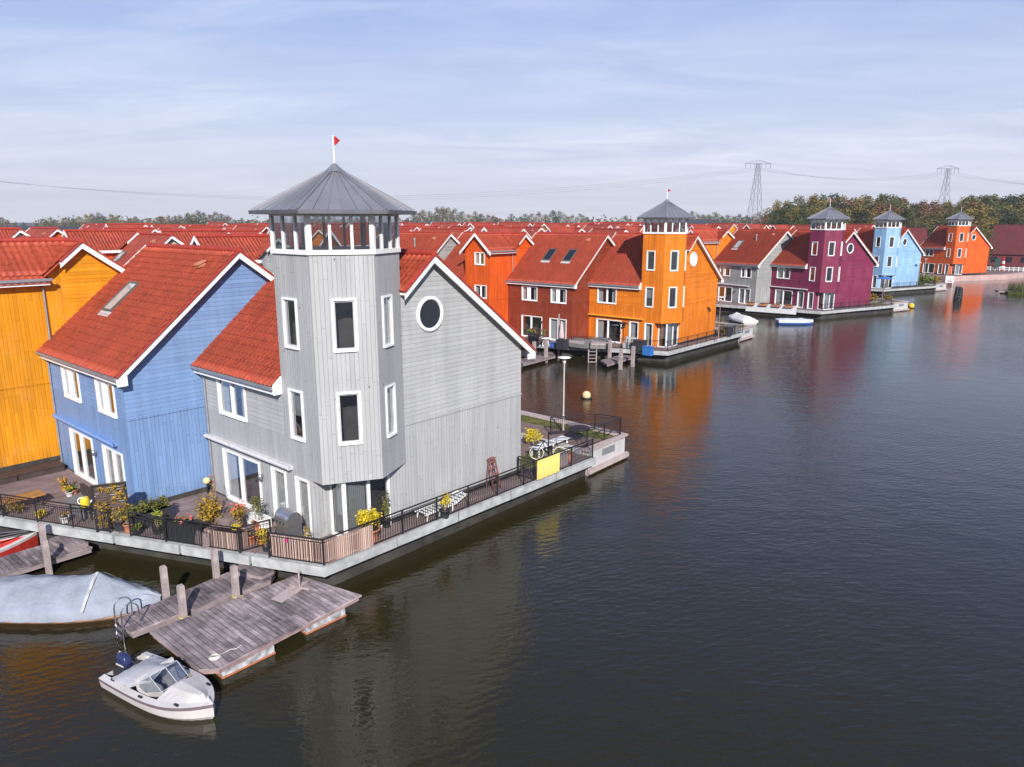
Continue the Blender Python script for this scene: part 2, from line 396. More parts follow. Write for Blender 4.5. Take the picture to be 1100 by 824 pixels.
def house(kind, fr, z, key, col, label, cat='house', group=None, lod=0, knots=False, awn=None, wx=0.0, sky=(), vents=1, wear=.13, trim=None,
          name='house', low=False, shade='sides', seed=1):
    rng=random.Random(seed)
    root=empty(name, tuple(fr.w(0,0,z)), -fr.r, label, cat, group)
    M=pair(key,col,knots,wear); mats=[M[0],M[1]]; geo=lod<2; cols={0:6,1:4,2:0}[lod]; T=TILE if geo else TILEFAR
    detail=lod<2
    wl=MB(); F=V((0,-1,0)); U=V((1,0,0)); p0=V((-W,0,0))
    wins=[]                                    # (p0,u,n,x0,x1,z0,z1,style,curtain,name)
    if kind=='tower':
        s=2.15; c=(-.22-s/2, s*.866); hx=[V((-2.37,0,0)),V((-.22,0,0)),V((.80,1.78,0)),V((.05,3.48,0)),V((-2.30,3.78,0)),V((-3.36,1.92,0))]
        c=(-1.27,1.90); Dv,A,B,Cv,E_,F_=hx
        grow=lambda k: [V((c[0]+(p.x-c[0])*k,c[1]+(p.y-c[1])*k,0)) for p in hx]
        fw=[(.90,3.0,3.58,5.12,'double','sides','window'),(.86,3.65,.02,2.12,'slide','left','glass_door'),
            (4.48,5.45,.02,2.17,'door','left','glass_door'),(6.07,6.92,.02,2.17,'door','left','glass_door'),
            (6.01,6.86,3.57,5.37,'single','half','window'),(6.01,6.86,6.8,8.52,'single','none','window')]
        fw=[(a+W-WS,b+W-WS)+tuple(r) for a,b,*r in fw]
        zlo=2.22
        hh=[(a+.04,b-.04,za+.04,zb-.04) for a,b,za,zb,*_ in fw]
        xa=Dv.x+W
        wall(wl,p0,U,xa,0,rz(0)-.03,[h for h in hh if h[0]<xa-.1 and h[1]<=xa],0,3.55,1)
        # tower front face: down to the deck, notched at the corner
        loc=[(h[0]-xa,h[1]-xa,h[2],h[3]) for h in hh if h[0]>=xa]
        wall(wl,(Dv.x,0,0),U,-.9-Dv.x,0,zlo,[h for h in loc if h[3]<zlo],0)
        wall(wl,(Dv.x,0,0),U,A.x-Dv.x,zlo,rz(0),[h for h in loc if zlo<h[2]<rz(0)],0)
        tw=MB()
        wall(tw,(Dv.x,0,0),U,A.x-Dv.x,rz(0),9.96,[h for h in loc if h[2]>rz(0)],0)
        for a in fw: wins.append((p0,U,F)+a)
        for P,Q,(wa,wb) in ((A,B,(.60,1.42)),(B,Cv,(.42,1.14))):
            u=(Q-P).normalized(); n=V((u.y,-u.x,0)); hs=[]
            for za,zb,cu in ((3.57,5.42,'none'),(6.78,8.55,'none')):
                hs.append((wa+.04,wb-.04,za+.04,zb-.04)); wins.append((V(P),u,n,wa,wb,za,zb,'single',cu if P is A else 'right','window'))
            wall(tw,P,u,(Q-P).length,zlo,9.96,hs,0)
        for P,Q in ((Cv,E_),(E_,F_),(F_,Dv)):
            u=(Q-P).normalized(); wall(tw,P,u,(Q-P).length,3.0,9.96,(),0)
        tw.poly([(p.x,p.y,zlo) for p in reversed(hx)],0)
        tp=tw.build('tower',mats,root)
        # notch under the overhang
        wl.poly([(-.9,0,0),(-.9,.76,0),(-.9,.76,zlo),(-.9,0,zlo)],0)
        nt=MB()
        for x,y in ((-.84,.76),(-.05,.72),(-.0,1.72),(-.0,2.62)): nt.box(x-.055,x+.055,y-.055,y+.055,0,zlo)
        nt.box(-.84,-.05,.70,.80,0,.10); nt.box(-.04,.04,.78,2.62,0,.10)
        no=nt.build('corner_window',[WHITE],root)
        g=MB(); g.poly([(-.84,.76,.1),(-.05,.76,.1),(-.05,.76,zlo),(-.84,.76,zlo)]); g.poly([(0,.76,.1),(0,2.62,.1),(0,2.62,zlo),(0,.76,zlo)]); g.build('pane',[GLASS],no)
        g=MB()
        for k in range(16): 
            a=-.8+.72*k/16; g.poly([(a,.9+.02*(k%2),.75),(a+.045,.9+.02*((k+1)%2),.75),(a+.045,.9+.02*((k+1)%2),zlo),(a,.9+.02*(k%2),zlo)])
        for k in range(20):
            a=.86+.82*k/20; g.poly([(-.14-.02*(k%2),a,.1),(-.14-.02*((k+1)%2),a+.041,.1),(-.14-.02*((k+1)%2),a+.041,zlo),(-.14-.02*(k%2),a,zlo)])
        g.build('curtain',[BLIND],no)
        # gable end
        wl.poly([(0,2.66,0),(0,D,0),(0,D,CL),(0,3.2,CL),(0,3.2,zlo),(0,2.66,zlo)],0)
        wl.poly([(0,3.2,CL),(0,D,CL),(0,D,rz(D)-.03),(0,RY,rz(RY)-.03),(0,3.2,rz(3.2)-.03)],1)
        gx0=2.66
        # lantern
        ln=MB(); zi,zt=9.96,11.30; hl=grow(1.014); hin=grow(.99)
        for P,Q in zip(hl,hl[1:]+hl[:1]):
            u=(Q-P).normalized(); n=V((u.y,-u.x,0)); L=(Q-P).length
            ln.obox(P-n*.14+V((0,0,zi)),u*L,V((0,0,.15)),n*.18)
            ln.obox(P-n*.12+V((0,0,zt-.12)),u*L,V((0,0,.12)),n*.12)
            for t in (1/3,2/3): ln.obox(P+u*(L*t-.045)-n*.11+V((0,0,zi+.15)),u*.09,n*.11,V((0,0,zt-zi-.27)))
            for t,ww in ((0,.13),(L-.13,.13)): ln.obox(P+u*t-n*.12+V((0,0,zi+.15)),u*ww,n*.125,V((0,0,zt-zi-.15)))
        lo=ln.build('lantern',[WHITE],tp)
        pn=MB(); 
        for P,Q in zip(hin,hin[1:]+hin[:1]):
            pn.poly([P+V((0,0,zi+.14)),Q+V((0,0,zi+.14)),Q+V((0,0,zt-.1)),P+V((0,0,zt-.1))])
        pn.build('pane',[GLASS],tp)
        fl=MB(); fl.poly([p+V((0,0,zi+.02)) for p in hin]); fl.poly([p+V((0,0,zt+.03)) for p in reversed(hl)]); 
        fl.build('lantern_floor',[ROOM],tp)
        # zinc hexagonal roof with standing seams
        rf=MB(); R=s+.58; zr0,zr1=11.36,12.80; e=hex_pts((-1.295,1.862),R,zr0); ap=V((c[0],c[1],zr1))
        for P,Q in zip(e,e[1:]+e[:1]):
            rf.poly([P,Q,ap],0); rf.poly([P,P-V((0,0,.1)),Q-V((0,0,.1)),Q],1)
            L=(Q-P).length; k=6
            for i in range(1,k):
                t=i/k; b=P+(Q-P)*t
                rf.beam(b+(ap-b)*.0+V((0,0,.015)),b+(ap-b)*(.90)+V((0,0,.015)),.028,.05,0)
            rf.beam(P+V((0,0,.02)),P+(ap-P)*.97+V((0,0,.02)),.07,.07,0)
            d=(Q-P).normalized(); nn=V((d.y,-d.x,0)); rf.obox(P+nn*.0-V((0,0,.12)),Q-P,nn*.09,V((0,0,.12)),1)
        rf.poly([V((p.x,p.y,zr0-.06)) for p in reversed(e)],2)
        rf.lathe([(.36,zr1-.16),(.15,zr1+.02),(.05,zr1+.12)],10,(c[0],c[1],0),0)
        rf.build('tower_roof',[ZINC,ZINCDK,WHITE],root)
        fp=MB(); fp.tube((c[0],c[1],zr1),(c[0],c[1],zr1+1.02),.035,.022,8); fo=fp.build('flagpole',[WHITE],root)
        fg=MB(); d=fr_flagdir(fr)
        p=V((c[0],c[1],zr1+.68)); vs=[]
        for k in range(6):
            t=k/5; off=V((-d.y,d.x,0))*(.04*math.sin(t*5)); 
            vs+=[p+d*(.28*t)+off+V((0,0,.15*t)),p+d*(.28*t)+off+V((0,0,.34-.17*t))]
        for k in range(5): fg.poly([vs[2*k],vs[2*k+2],vs[2*k+3],vs[2*k+1]],0)
        fg.build('flag',[FLAGRED],fo)
        # round window
        cw=MB(); cw.torus((.02,4.90,7.64),(1,0,0),.60,.075,28,8); co=cw.build('round_window',[WHITE],root)
        cp=MB(); cp.poly([(.012,4.90+.58*math.cos(t*math.pi/14),7.64+.58*math.sin(t*math.pi/14)) for t in range(28)]); cp.build('pane',[CURTAIN if trim=='blind' else DARKGLASS],co)
        xs=[(-W-.02,Dv.x-.03,0)]
    else:
        wing=kind=='wing'
        if wing:
            fw=[(6.0-.05,7.3,6.9,8.12,'double','sides','window'),(5.9,7.5,3.7,5.0,'double','sides','window'),(.9,2.9,3.6,4.9,'double','sides','window'),(.9,3.6,.02,2.1,'slide','sides','glass_door'),(5.7,7.0,.02,2.1,'double','none','glass_door')]
        else:
            fw=[(1.05+wx,2.98+wx,3.55,4.95,'triple','sides','window'),(5.07+wx*.4,6.9+wx*.4,3.55,4.95,'triple','sides','window'),
                (1.03+wx,3.6+wx,.02,2.12,'slide','none','glass_door'),(4.95+wx*.4,6.95+wx*.4,.02,2.12,'double','all','glass_door')]
        fw=[(a+W-WS,b+W-WS)+tuple(r) for a,b,*r in fw]
        if not detail and not low: fw=[f for f in fw if f[2]>3]
        hh=[(a+.04,b-.04,za+.04,zb-.04) for a,b,za,zb,*_ in fw] if detail else []
        if wing:
            wx0=W-3.3
            wall(wl,p0,U,wx0,0,rz(0)-.03,[h for h in hh if h[1]<wx0],0,CL,1)
            wall(wl,p0+U*wx0,U,3.3,0,8.37,[(h[0]-wx0,h[1]-wx0,h[2],h[3]) for h in hh if h[0]>wx0],0)
            wl.poly([(-3.3,0,8.37),(0,0,8.37),(-1.65,0,9.83)],0)
            wl.poly([(0,0,-.3),(0,4.0,-.3),(0,4.0,8.85),(0,3.35,8.33),(0,0,8.33)],0); wl.poly([(-3.3,0,5.4),(-3.3,4.0,5.4),(-3.3,4.0,8.33),(-3.3,0,8.33)],0)
            gable_poly(wl,0,4.0,0,CL)
        else:
            wall(wl,p0,U,W,0,rz(0)-.03,hh,0,CL,1)
            gable_poly(wl,0,0,0,CL)
        for a in fw: wins.append((p0,U,F)+a)
    gable_poly(wl,-W,0,0,CL); wl.poly([(-W,D,0),(0,D,0),(0,D,rz(D)-.03),(-W,D,rz(D)-.03)],0)
    wo=wl.build('wall',mats,root)
    for (P,u,n,a,b,za,zb,st,cu,nm) in wins:
        window(root,P,u,n,a,b,za,zb,st,cu,nm,proud=not detail)
    if detail:
        it=MB(); it.box(-W+.55,-.75,.75,D-.6,.02,5.2,0)
        it.poly([(-W+.02,.02,2.75),(-.92,.02,2.75),(-.92,D-.05,2.75),(-W+.02,D-.05,2.75)]); it.poly([(-W+.02,.02,.015),(-.92,.02,.015),(-.92,D,.015),(-W+.02,D,.015)])
        if kind=='tower': it.tube((c[0],c[1]+.3,2.4),(c[0],c[1]+.3,9.6),.95,.95,8)
        it.build('interior',[ROOM],root)
        pl=MB(); y0=2.7 if kind=='tower' else -.02
        pl.box(0,.03,y0,D,-.02,.2); pl.box(-W,(-.95 if kind=='tower' else 0),-.02,-.004,-.02,.05)
        pl.build('plinth',[PLINTH],root)
        bd=MB()
        bd.box(.004,.035,3.05 if kind=='tower' else .0,D,CL-.05,CL+.03)
        bd.build('belt_board',[trim if trim not in (None,'blind') else M[0]],root)
    # roof
    ov=.35; rf=MB(); vs_=V((0,1,SL)).normalized(); ln_=lambda dy: dy*math.sqrt(1+SL*SL)
    def front(x0,x1,y0): slope(rf,(x0,y0,rz(0)+SL*y0),U,vs_,x1-x0,ln_(RY-y0),cols,geo)
    ey=-.34
    if kind=='tower':
        front(-W-LV,-2.40,ey); front(-2.40,ov,3.42)
    elif kind=='wing':
        front(-W-LV,-3.3,ey); front(-3.3,ov,3.2)
        k=.885; wd=math.sqrt(1+k*k)
        zw=lambda x: 9.83-k*abs(x+1.65)+.03
        slope(rf,(0,3.40,zw(0)),V((0,-1,0)),V((-1,0,k)).normalized(),3.75,1.65*wd,cols,geo); slope(rf,(-.09,4.9,zw(-.09)),V((0,-1,0)),V((-1,0,k)).normalized(),1.5,1.56*wd,cols,geo)
        slope(rf,(.4,3.45,zw(.4)),V((0,-1,0)),V((-1,0,k)).normalized(),3.8,.4*wd,cols,geo)
        slope(rf,(-3.7,-.35,zw(-3.7)),V((0,1,0)),V((1,0,k)).normalized(),5.35,2.05*wd,cols,geo)
    else:
        front(-W-LV,ov,ey)
    slope(rf,(ov,D+.5,rz(D+.5)),V((-1,0,0)),V((0,-1,SB)).normalized(),W+ov+LV,(D+.5-RY)*math.sqrt(1+SB*SB),cols,geo)
    ro=rf.build('roof',[T],root)
    rd=MB(); zr=rz(RY)+.03
    ridge_run(rd,(-W,RY,zr),(ov,RY,zr),.12,0,.42 if geo else 3)
    if kind=='wing': ridge_run(rd,(-1.65,-.35,9.90),(-1.65,4.9,9.90),.12,0,.42 if geo else 3)
    for ya,yb in (((3.42 if kind=='tower' else 3.9 if kind=='wing' else ey),RY),(RY,D+.5)):
        a=V((ov-.10,ya,rz(ya)-.03)); b=V((ov-.10,yb,rz(yb)-.03)); rd.obox(a,b-a,V((.17,0,0)),V((0,0,.085)))
    rd.build('ridge_tile',[RIDGE],ro)
    # white verge boards, soffits, eave boxes
    bg=MB(); xo=ov+.002
    def verge(ya,yb,x=xo): barge(bg,(x,ya,rz(ya)),(x,yb,rz(yb)),(.05,0,0)); 
    def soff(ya,yb): 
        a,b=[V((0,y,rz(y)-.16)) for y in (ya,yb)]; bg.obox(a,b-a,V((xo,0,0)),V((0,0,.05)))
    if kind=='tower': verge(3.42,RY); soff(3.45,RY); x_e=-2.40; ys=None
    elif kind=='wing': verge(3.9,RY); soff(4,RY)
    else: verge(ey,RY); soff(ey,RY)
    verge(D+.5,RY); soff(D+.5,RY)
    if kind=='tower':      # short verge of the low front roof where it meets the tower
        a=V((-2.42,ey,rz(ey))); b=V((-2.42,0,rz(0))); bg.obox(a-V((0,0,.20)),b-a,V((0,0,.26)),V((.05,0,0)))
        bg.poly([(-2.371,ey,rz(ey)-.3),(-2.371,-.0,rz(ey)-.3),(-2.371,0,rz(0)-.05),(-2.371,ey,rz(ey)-.05)])
    elif kind=='plain':
        bg.box(xo,xo+.049,ey,0.0,rz(ey)-.34,rz(ey)-.16); bg.poly([(xo+.03,ey,rz(ey)-.2),(xo+.03,.05,rz(ey)-.34),(xo+.03,.05,rz(0)-.1)])
    xe=-2.42 if kind=='tower' else (-3.65 if kind=='wing' else xo)
    ze=rz(ey)
    bg.box(-W-LV,xe,ey+.10,-.004,ze-.30,ze-.25); bg.box(-W-LV,xe,ey+.06,ey+.10,ze-.30,ze-.05)
    zb=rz(D+.5); bg.box(-W-LV,xo,D+.40,D+.44,zb-.3,zb-.05)
    bg.box(xo,xo+.049,D+.02,D+.49,zb-.32,zb-.09)
    a=V((-W-LV-.045,ey,ze)); b=V((-W-LV-.045,RY,rz(RY))); bg.obox(a-V((0,0,.18)),b-a,V((0,0,.24)),V((.05,0,0)))
    a=V((-W-LV-.045,D+.5,zb)); bg.obox(a-V((0,0,.18)),b-a,V((0,0,.24)),V((.05,0,0)))
    if kind=='wing':
        k=.885
        for sx in (1,-1):
            xa=-1.65+sx*2.05; a=V((xa,-.39,9.86-k*2.05)); b=V((-1.65,-.39,9.86)); bg.obox(a-V((0,0,.22)),b-a,V((0,0,.29)),V((0,.05,0)))
        bg.box(.02,.38,-.35,3.4,8.0,8.05); bg.box(.36,.40,-.35,3.4,8.0,8.22); bg.box(-3.7,-3.66,-.35,2.6,8.0,8.2)
    bg.build('verge_board',[WHITE],ro)
    if detail:
        gt=MB()
        gt.beam((-W-LV,ey-.02,ze-.05),(xe,ey-.02,ze-.05),.12,.11)
        go=gt.build('gutter',[GUTTER],root)
        if kind=='wing': gt=MB(); gt.beam((.45,-.35,8.24),(.45,3.5,8.24),.12,.11); gt.build('gutter',[GUTTER],root)
        dp=MB()
        if kind=='wing': dp.path([(.42,3.3,8.2),(.06,3.2,7.9),(.06,3.2,.1)],.045,8)
        else: dp.path([(-W+.14,ey,ze-.1),(-W+.14,-.06,ze-.5),(-W+.14,-.06,.1)],.045,8)
        dp.build('downpipe',[GUTTER],root)
        lp=MB(); x=-4.1 if kind=='tower' else -3.6
        lp.box(x-.04,x+.04,-.12,-.004,1.62,1.7); lp.lathe([(.05,0),(.085,.03),(.07,.2),(.03,.24)],10,(x,-.14,1.5)); lp.build('wall_lamp',[BLACK if lod else STEEL],root)
    if awn is not None:
        aw=MB(); x0,x1=(-W+.02,-2.0) if kind=='tower' else (-W+.25,-1.2)
        aw.box(x0,x1,-.2,-.005,2.38,2.52); aw.tube((x0,-.17,2.45),(x1,-.17,2.45),.075,.075,10); aw.build('awning_cassette',[awn],root)
    nv=V((0,-SL,1)).normalized()
    for (sx,sy,w,l) in sky:
        m=MB(); P=V((sx,sy,rz(sy)))+nv*.03; uu=V((1,0,0)); vv=vs_
        for a,b,ww,hh in ((0,0,w,.09),(0,l-.09,w,.09),(0,.09,.07,l-.18),(w-.07,.09,.07,l-.18)):
            m.obox(P+uu*a+vv*b,uu*ww,vv*hh,nv*.10,0)
        m.obox(P-vv*.28-uu*.05,uu*(w+.1),vv*.27,nv*.035,1)
        so=m.build('skylight',[SASHDK,SASH],ro)
        g=MB(); Q=P+nv*.07; g.poly([Q+uu*.06+vv*.08,Q+uu*(w-.06)+vv*.08,Q+uu*(w-.06)+vv*(l-.08),Q+uu*.06+vv*(l-.08)]); g.build('pane',[SKYGLASS if seed%2 else DARKGLASS],so)
    for k in range(vents):
        x=-1.3-2.1*k-(.5 if kind!='plain' else 0)*1.0; y=4.05 if k==0 else 3.2
        if kind=='tower': x=-4.6; y=4.3
        m=MB(); P=V((x,y,rz(y)))
        if k==0: m.obox(P+V((-.13,-.16,.0)),(.26,0,0),(0,.3,.1),(0,0,.12)); m.obox(P+V((-.17,-.22,.10)),(.34,0,0),(0,.38,.16),(0,0,.05)); m.build('roof_vent',[VENTC],ro)
        else: m.tube(P,P+V((0,0,.75)),.09,.09,8); m.tube(P+V((0,0,.7)),P+V((0,0,.9)),.14,.14,8); m.build('flue',[GUTTER],ro)
    return root
FLAGRED=plain('red_flag_cloth',(.40,.02,.03),rough=.8)
SASHDK=plain('skylight_rim',(.10,.095,.09),rough=.5)
SKYGLASS=plain('skylight_glass',(.35,.36,.36),rough=.08,spec=.6)
VENTC=plain('vent_clay',(.48,.19,.10),rough=.7)
def fr_flagdir(fr):
    w=V((.95,-.31,0)); c,n=math.cos(fr.r),math.sin(fr.r)
    return V((w.x*c-w.y*n, w.x*n+w.y*c,0)).normalized()
# ------------------------------------------------------------------ frames of the five tower houses
G1=Frame(-6.293,23.276,41.2); G2=Frame(13.288,63.335,41.2)
G3=Frame(39.02,92.0,60.0); G4=Frame(61.85,122.05,60.0); G5=Frame(91.8,152.7,68.0)
COL=dict(grey=(.385,.39,.395),blue=(.175,.285,.50),yellow=(.68,.26,.006),rust=(.23,.040,.016),orange=(.68,.185,.010),flame=(.66,.095,.008),
         grey2=(.31,.32,.315),plum=(.20,.026,.068),sky=(.27,.45,.66),coral=(.64,.105,.010),cream=(.5,.45,.35))
AWY=plain('yellow_awning',(.62,.30,.03)); AWB=plain('blue_awning',(.16,.28,.55)); AWW=plain('white_awning',(.55,.53,.55))
PALEY=plain('pale_orange_board',(.72,.26,.02))

house('tower',G1,1.0,'grey',COL['grey'],'grey timber tower house with lantern room and round window, nearest the camera','tower house','tower houses at the pier ends',0,True,AWW,name='tower_house',wear=.05,vents=0,seed=3)
P1=G1.sub(-W-.2,-3.0); X1=G1.sub(-2*W-.3,-6.0)
house('plain',P1,1.0,'blue',COL['blue'],'bright blue timber house with long red roof beside the grey tower','house','waterside row houses',0,False,AWB,wx=.35,wear=.07,sky=((-6.0,1.75,.95,1.75),),name='terraced_house',seed=5)
house('wing',X1,1.28,'yellow',COL['yellow'],'yellow timber house with cross gable at the left edge beside the blue house','house','waterside row houses',0,False,None,name='terraced_house',seed=7)

house('tower',G2,1.0,'orange',COL['orange'],'orange tower house with pale oval window, second tower from the camera','tower house','tower houses at the pier ends',1,False,AWY,name='tower_house',vents=0,trim='blind',seed=9)
house('plain',G2.sub(-WS,-2.6),1.0,'rust',COL['rust'],'rust brown house with two skylights left of the orange tower house','house','waterside row houses',1,False,None,wx=.75,sky=((-5.2,1.9,.95,1.6),(-2.75,1.9,.95,1.6)),name='terraced_house',seed=12)
house('wing',G2.sub(-2*WS,-5.2),1.0,'flame',COL['flame'],'flame orange cross gabled house left of the rust brown house','house','waterside row houses',1,name='terraced_house',seed=13)
house('plain',G2.sub(-3*WS,-7.8),1.0,'grey2',COL['grey2'],'grey gabled house with roof flue half hidden behind the grey tower house','house','waterside row houses',1,name='terraced_house',vents=2,seed=14)

house('tower',G3,1.0,'plum',COL['plum'],'plum purple tower house with white windows and red flag','tower house','tower houses at the pier ends',1,False,AWW,name='tower_house',vents=0,seed=15)
house('plain',G3.sub(-WS,-2.8),1.0,'grey2',COL['grey2'],'pale grey house with one skylight and silver flue left of the plum tower','house','waterside row houses',1,False,AWW,wx=.2,sky=((-6.4,1.9,.95,1.6),),vents=2,name='terraced_house',seed=17)
house('wing',G3.sub(-2*WS,-5.6),1.0,'orange',COL['orange'],'orange cross gabled house behind the orange tower house, left of the pale grey house','house','waterside row houses',1,name='terraced_house',seed=18)

house('tower',G4,1.0,'sky',COL['sky'],'pale sky blue tower house between the plum and coral towers','tower house','tower houses at the pier ends',1,False,None,name='tower_house',vents=0,seed=19)
house('plain',G4.sub(-WS,-2.8),1.0,'coral',COL['coral'],'coral house with red roof hidden mostly behind the plum tower house','house','waterside row houses',1,name='terraced_house',sky=((-2.9,1.9,.95,1.6),),seed=20)
house('tower',G5,1.15,'coral',COL['coral'],'coral orange tower house on the lawn, farthest tower of the five','tower house','tower houses at the pier ends',1,False,None,name='tower_house',vents=0,seed=21)

# ------------------------------------------------------------------ rows of houses behind: one of each kind and colour, then copies
bank={}
BACKG='tiled houses in the rows behind the waterfront'
def back(kind, key, fr, z, label=None):
    kk=(kind,key)
    lab=label or 'small red tiled house in the rows behind the waterfront'
    if kk not in bank:
        bank[kk]=house(kind,fr,z,key,COL[key],lab,'house',BACKG,2,name='row_house',vents=2 if key in('grey2','rust','orange','coral') else 1,sky=((-5.4,1.9,.95,1.6),) if kind=='plain' and key in('cream','flame','orange','grey2') else (),seed=31); return bank[kk]
    c=copy_tree(bank[kk]); c.location=tuple(fr.w(0,0,z)); c.rotation_euler=(0,0,-fr.r); tag(c,lab); return c
def by_apex(px,py,d,rot,side='gable'):
    p=bear(px,d); f=Frame(p.x,p.y,rot); z=12-(py-238)/800*d-9.75
    return f.sub(0,-5.0), z
used=[]
def free(f):
    p=f.w(-4,5)
    if any((p-q).length<7.4 for q in used): return False
    used.append(p); return True
for f in (G1,P1,X1,G2,G3,G4,G5): used.append(f.w(-4,5))
for i in (1,2,3): used.append(G2.sub(-i*WS,-2.6*i).w(-4,5)); used.append(G3.sub(-i*WS,-2.8*i).w(-4,5)); used.append(G4.sub(-i*WS,-2.8*i).w(-4,5))
for kind,key,px,py,d,rot,lab in (
    ('wing','flame',146,249,66,41.2,'flame orange cross gabled house with red tiled roof beyond the yellow house'),
    ('plain','cream',182,253,62,41.2,'red roofed house right of the flame orange cross gabled house'),
    ('wing','yellow',243,249,68,41.2,'house with small yellow gable peeping over the blue house roof'),
    ('wing','grey2',296,255,54,41.2,'house with coarse tiled cross gable roof just left of the grey tower'),
    ('plain','coral',60,246,80,41.2,'low red roofed house far left beyond the yellow house'),
    ('wing','cream',20,247,70,41.2,'cross gabled red roof behind the yellow house ridge at far left')):
    f,z=by_apex(px,py,d,rot); used.append(f.w(-4,5)); back(kind,key,f,min(max(z,.9),2.2),lab)
rr=random.Random(11); keys=['flame','grey2','yellow','rust','cream','coral','orange']
def row(fr, sx, sy, n, z, skip=0):
    for i in range(skip,n):
        f=fr.sub(-WS*i,sy*i); p=f.w(-4,5)
        if p.y<40 or abs(p.x)>.78*p.y+10: continue
        if not free(f): continue
        k=rr.choice(keys); kind='wing' if i%2==0 else 'plain'
        back(kind,k,f,z+rr.uniform(-.35,.35))
row(G2.sub(-4*WS,-10.4),0,-2.6,7,1.1)
row(G3.sub(-3*WS,-8.4),0,-2.8,12,1.1)
row(G4.sub(-2*WS,-5.6),0,-2.8,14,1.3)
row(G5.sub(-2.6*WS,4),0,-1.0,12,1.2)
row(Frame(-2,92,41.2),0,-2.6,10,1.4); row(Frame(2,124,41.2),0,-2.6,14,1.5); row(Frame(8,150,41.2),0,-2.6,16,1.6)
row(Frame(30,165,50),0,-2.6,18,1.6); row(Frame(60,185,55),0,-2.6,20,1.6); row(Frame(40,215,48),0,-2.0,22,1.6)

# long low buildings at the back
def hall(fr,L,Dp,h,hr,rc,wc,label,dorm=False,z=1.0):
    root=empty('hall',tuple(fr.w(0,0,z)),-fr.r,label,'hall')
    w=MB(); w.box(-L,0,0,Dp,0,h); w.poly([(0,0,h),(0,Dp,h),(0,Dp/2,hr)]); w.poly([(-L,0,h),(-L,Dp/2,hr),(-L,Dp,h)]); w.build('wall',[wc],root)
    r=MB(); v=V((0,Dp/2,hr-h)); l=v.length; v.normalize()
    slope(r,(-L-.4,-.5*v.y,h-.5*v.z),(1,0,0),v,L+.8,l+.5,0,False); v2=V((0,-v.y,v.z)); slope(r,(.4,Dp+.5*v.y,h-.5*v.z),(-1,0,0),v2,L+.8,l+.5,0,False)
    ro=r.build('roof',[rc],root)
    if dorm:
        d=MB(); d.box(-L*.38,-L*.38+2.6,Dp*.18,Dp*.45,h+1.0,h+3.6); d.build('dormer',[WHITE],ro)
    wn=MB()
    for k in range(int(L/3.2)): wn.box(-L+1+3.2*k,-L+2.4+3.2*k,-.03,-.004,.9,2.3)
    wn.build('window',[DARKGLASS],root)
    return root
DKRED=tiles('dark_brick_red_tile',(.15,.030,.028),False,.3,.4); DKBRICK=plain('dark_red_brick',(.14,.03,.028),rough=.85,var=.2)
DKROOF=plain('dark_felt_roof',(.045,.047,.055),rough=.8); PALEW=plain('pale_cladding',(.42,.43,.45),rough=.7)
p=bear(1000,205); hall(Frame(p.x,p.y,20),20,14,3.2,9.3,DKRED,DKBRICK,'dark red hall with one white dormer between the blue and coral towers',True)
p=bear(1150,178); hall(Frame(p.x,p.y,40),16,22,3.2,10.2,DKRED,DKBRICK,'large dark red hall with deep roof at the right edge')
p=bear(1062,215); hall(Frame(p.x,p.y,15),9,10,3.4,7.8,DKRED,PALEW,'small dark red roofed hall behind the coral tower')
p=bear(78,215); hall(Frame(p.x,p.y,5),45,14,8.6,9.6,DKROOF,PALEW,'long flat dark roofed building on the left skyline')
p=bear(190,330); hall(Frame(p.x,p.y,-5),34,12,8.6,9.4,DKROOF,PALEW,'dark flat roofed building low on the skyline above the blue roof')
p=bear(560,300); hall(Frame(p.x,p.y,0),52,14,9.6,10.6,DKROOF,PALEW,'dark flat roofed building on the skyline right of the grey tower')
p=bear(775,330); hall(Frame(p.x,p.y,0),18,14,8.6,12.0,DKROOF,PALEW,'dark pitched hall on the skyline left of the first pylon')

# ------------------------------------------------------------------ ground and water
def water_mat():
    t=NT('harbour_water'); ob=t.obj()
    n1=t.noise(t.scaled(ob,.8,1.9,1),2.3,3,.55); n2=t.noise(t.scaled(ob,1.0,1.35,1),.55,2,.5); n3=t.noise(t.scaled(ob,.9,1.5,1),7.5,2,.5)
    gust=t.ramp(t.noise(ob,.035,4,.55),.36,.64,.28,1.05)
    wv=t.add('ShaderNodeTexWave',{'Vector':t.add('ShaderNodeMapping',{'Vector':ob,'Rotation':(0,0,rad(62))}).outputs[0],'Scale':1.05,'Distortion':5.5,'Detail':3.0,'Detail Scale':1.6,'Detail Roughness':.6},wave_type='BANDS').outputs['Fac']
    h=t.math('ADD',t.math('MULTIPLY',n1,.034),t.math('ADD',t.math('MULTIPLY',n2,.05),t.math('MULTIPLY',n3,.0075)))
    h=t.math('ADD',t.math('MULTIPLY',h,gust),t.math('MULTIPLY',wv,t.ramp(t.noise(ob,.06,3),.40,.62,.0006,.0050)))
    nd=t.add('ShaderNodeBump',{'Height':h,'Distance':1.0,'Strength':.85}); t.l.new(nd.outputs[0],t.b.inputs['Normal'])
    silt=t.mix(t.ramp(t.noise(ob,.03,3),.35,.65),(.0215,.0185,.0068),(.0265,.0205,.0072))
    t.set(base=silt,rough=.045,ior=1.43,spec=.5); return t.mat
m=MB(); m.poly([(-700,-300,0),(900,-300,0),(900,900,0),(-700,900,0)]); tag(m.build('water',[water_mat()]),kind='structure')
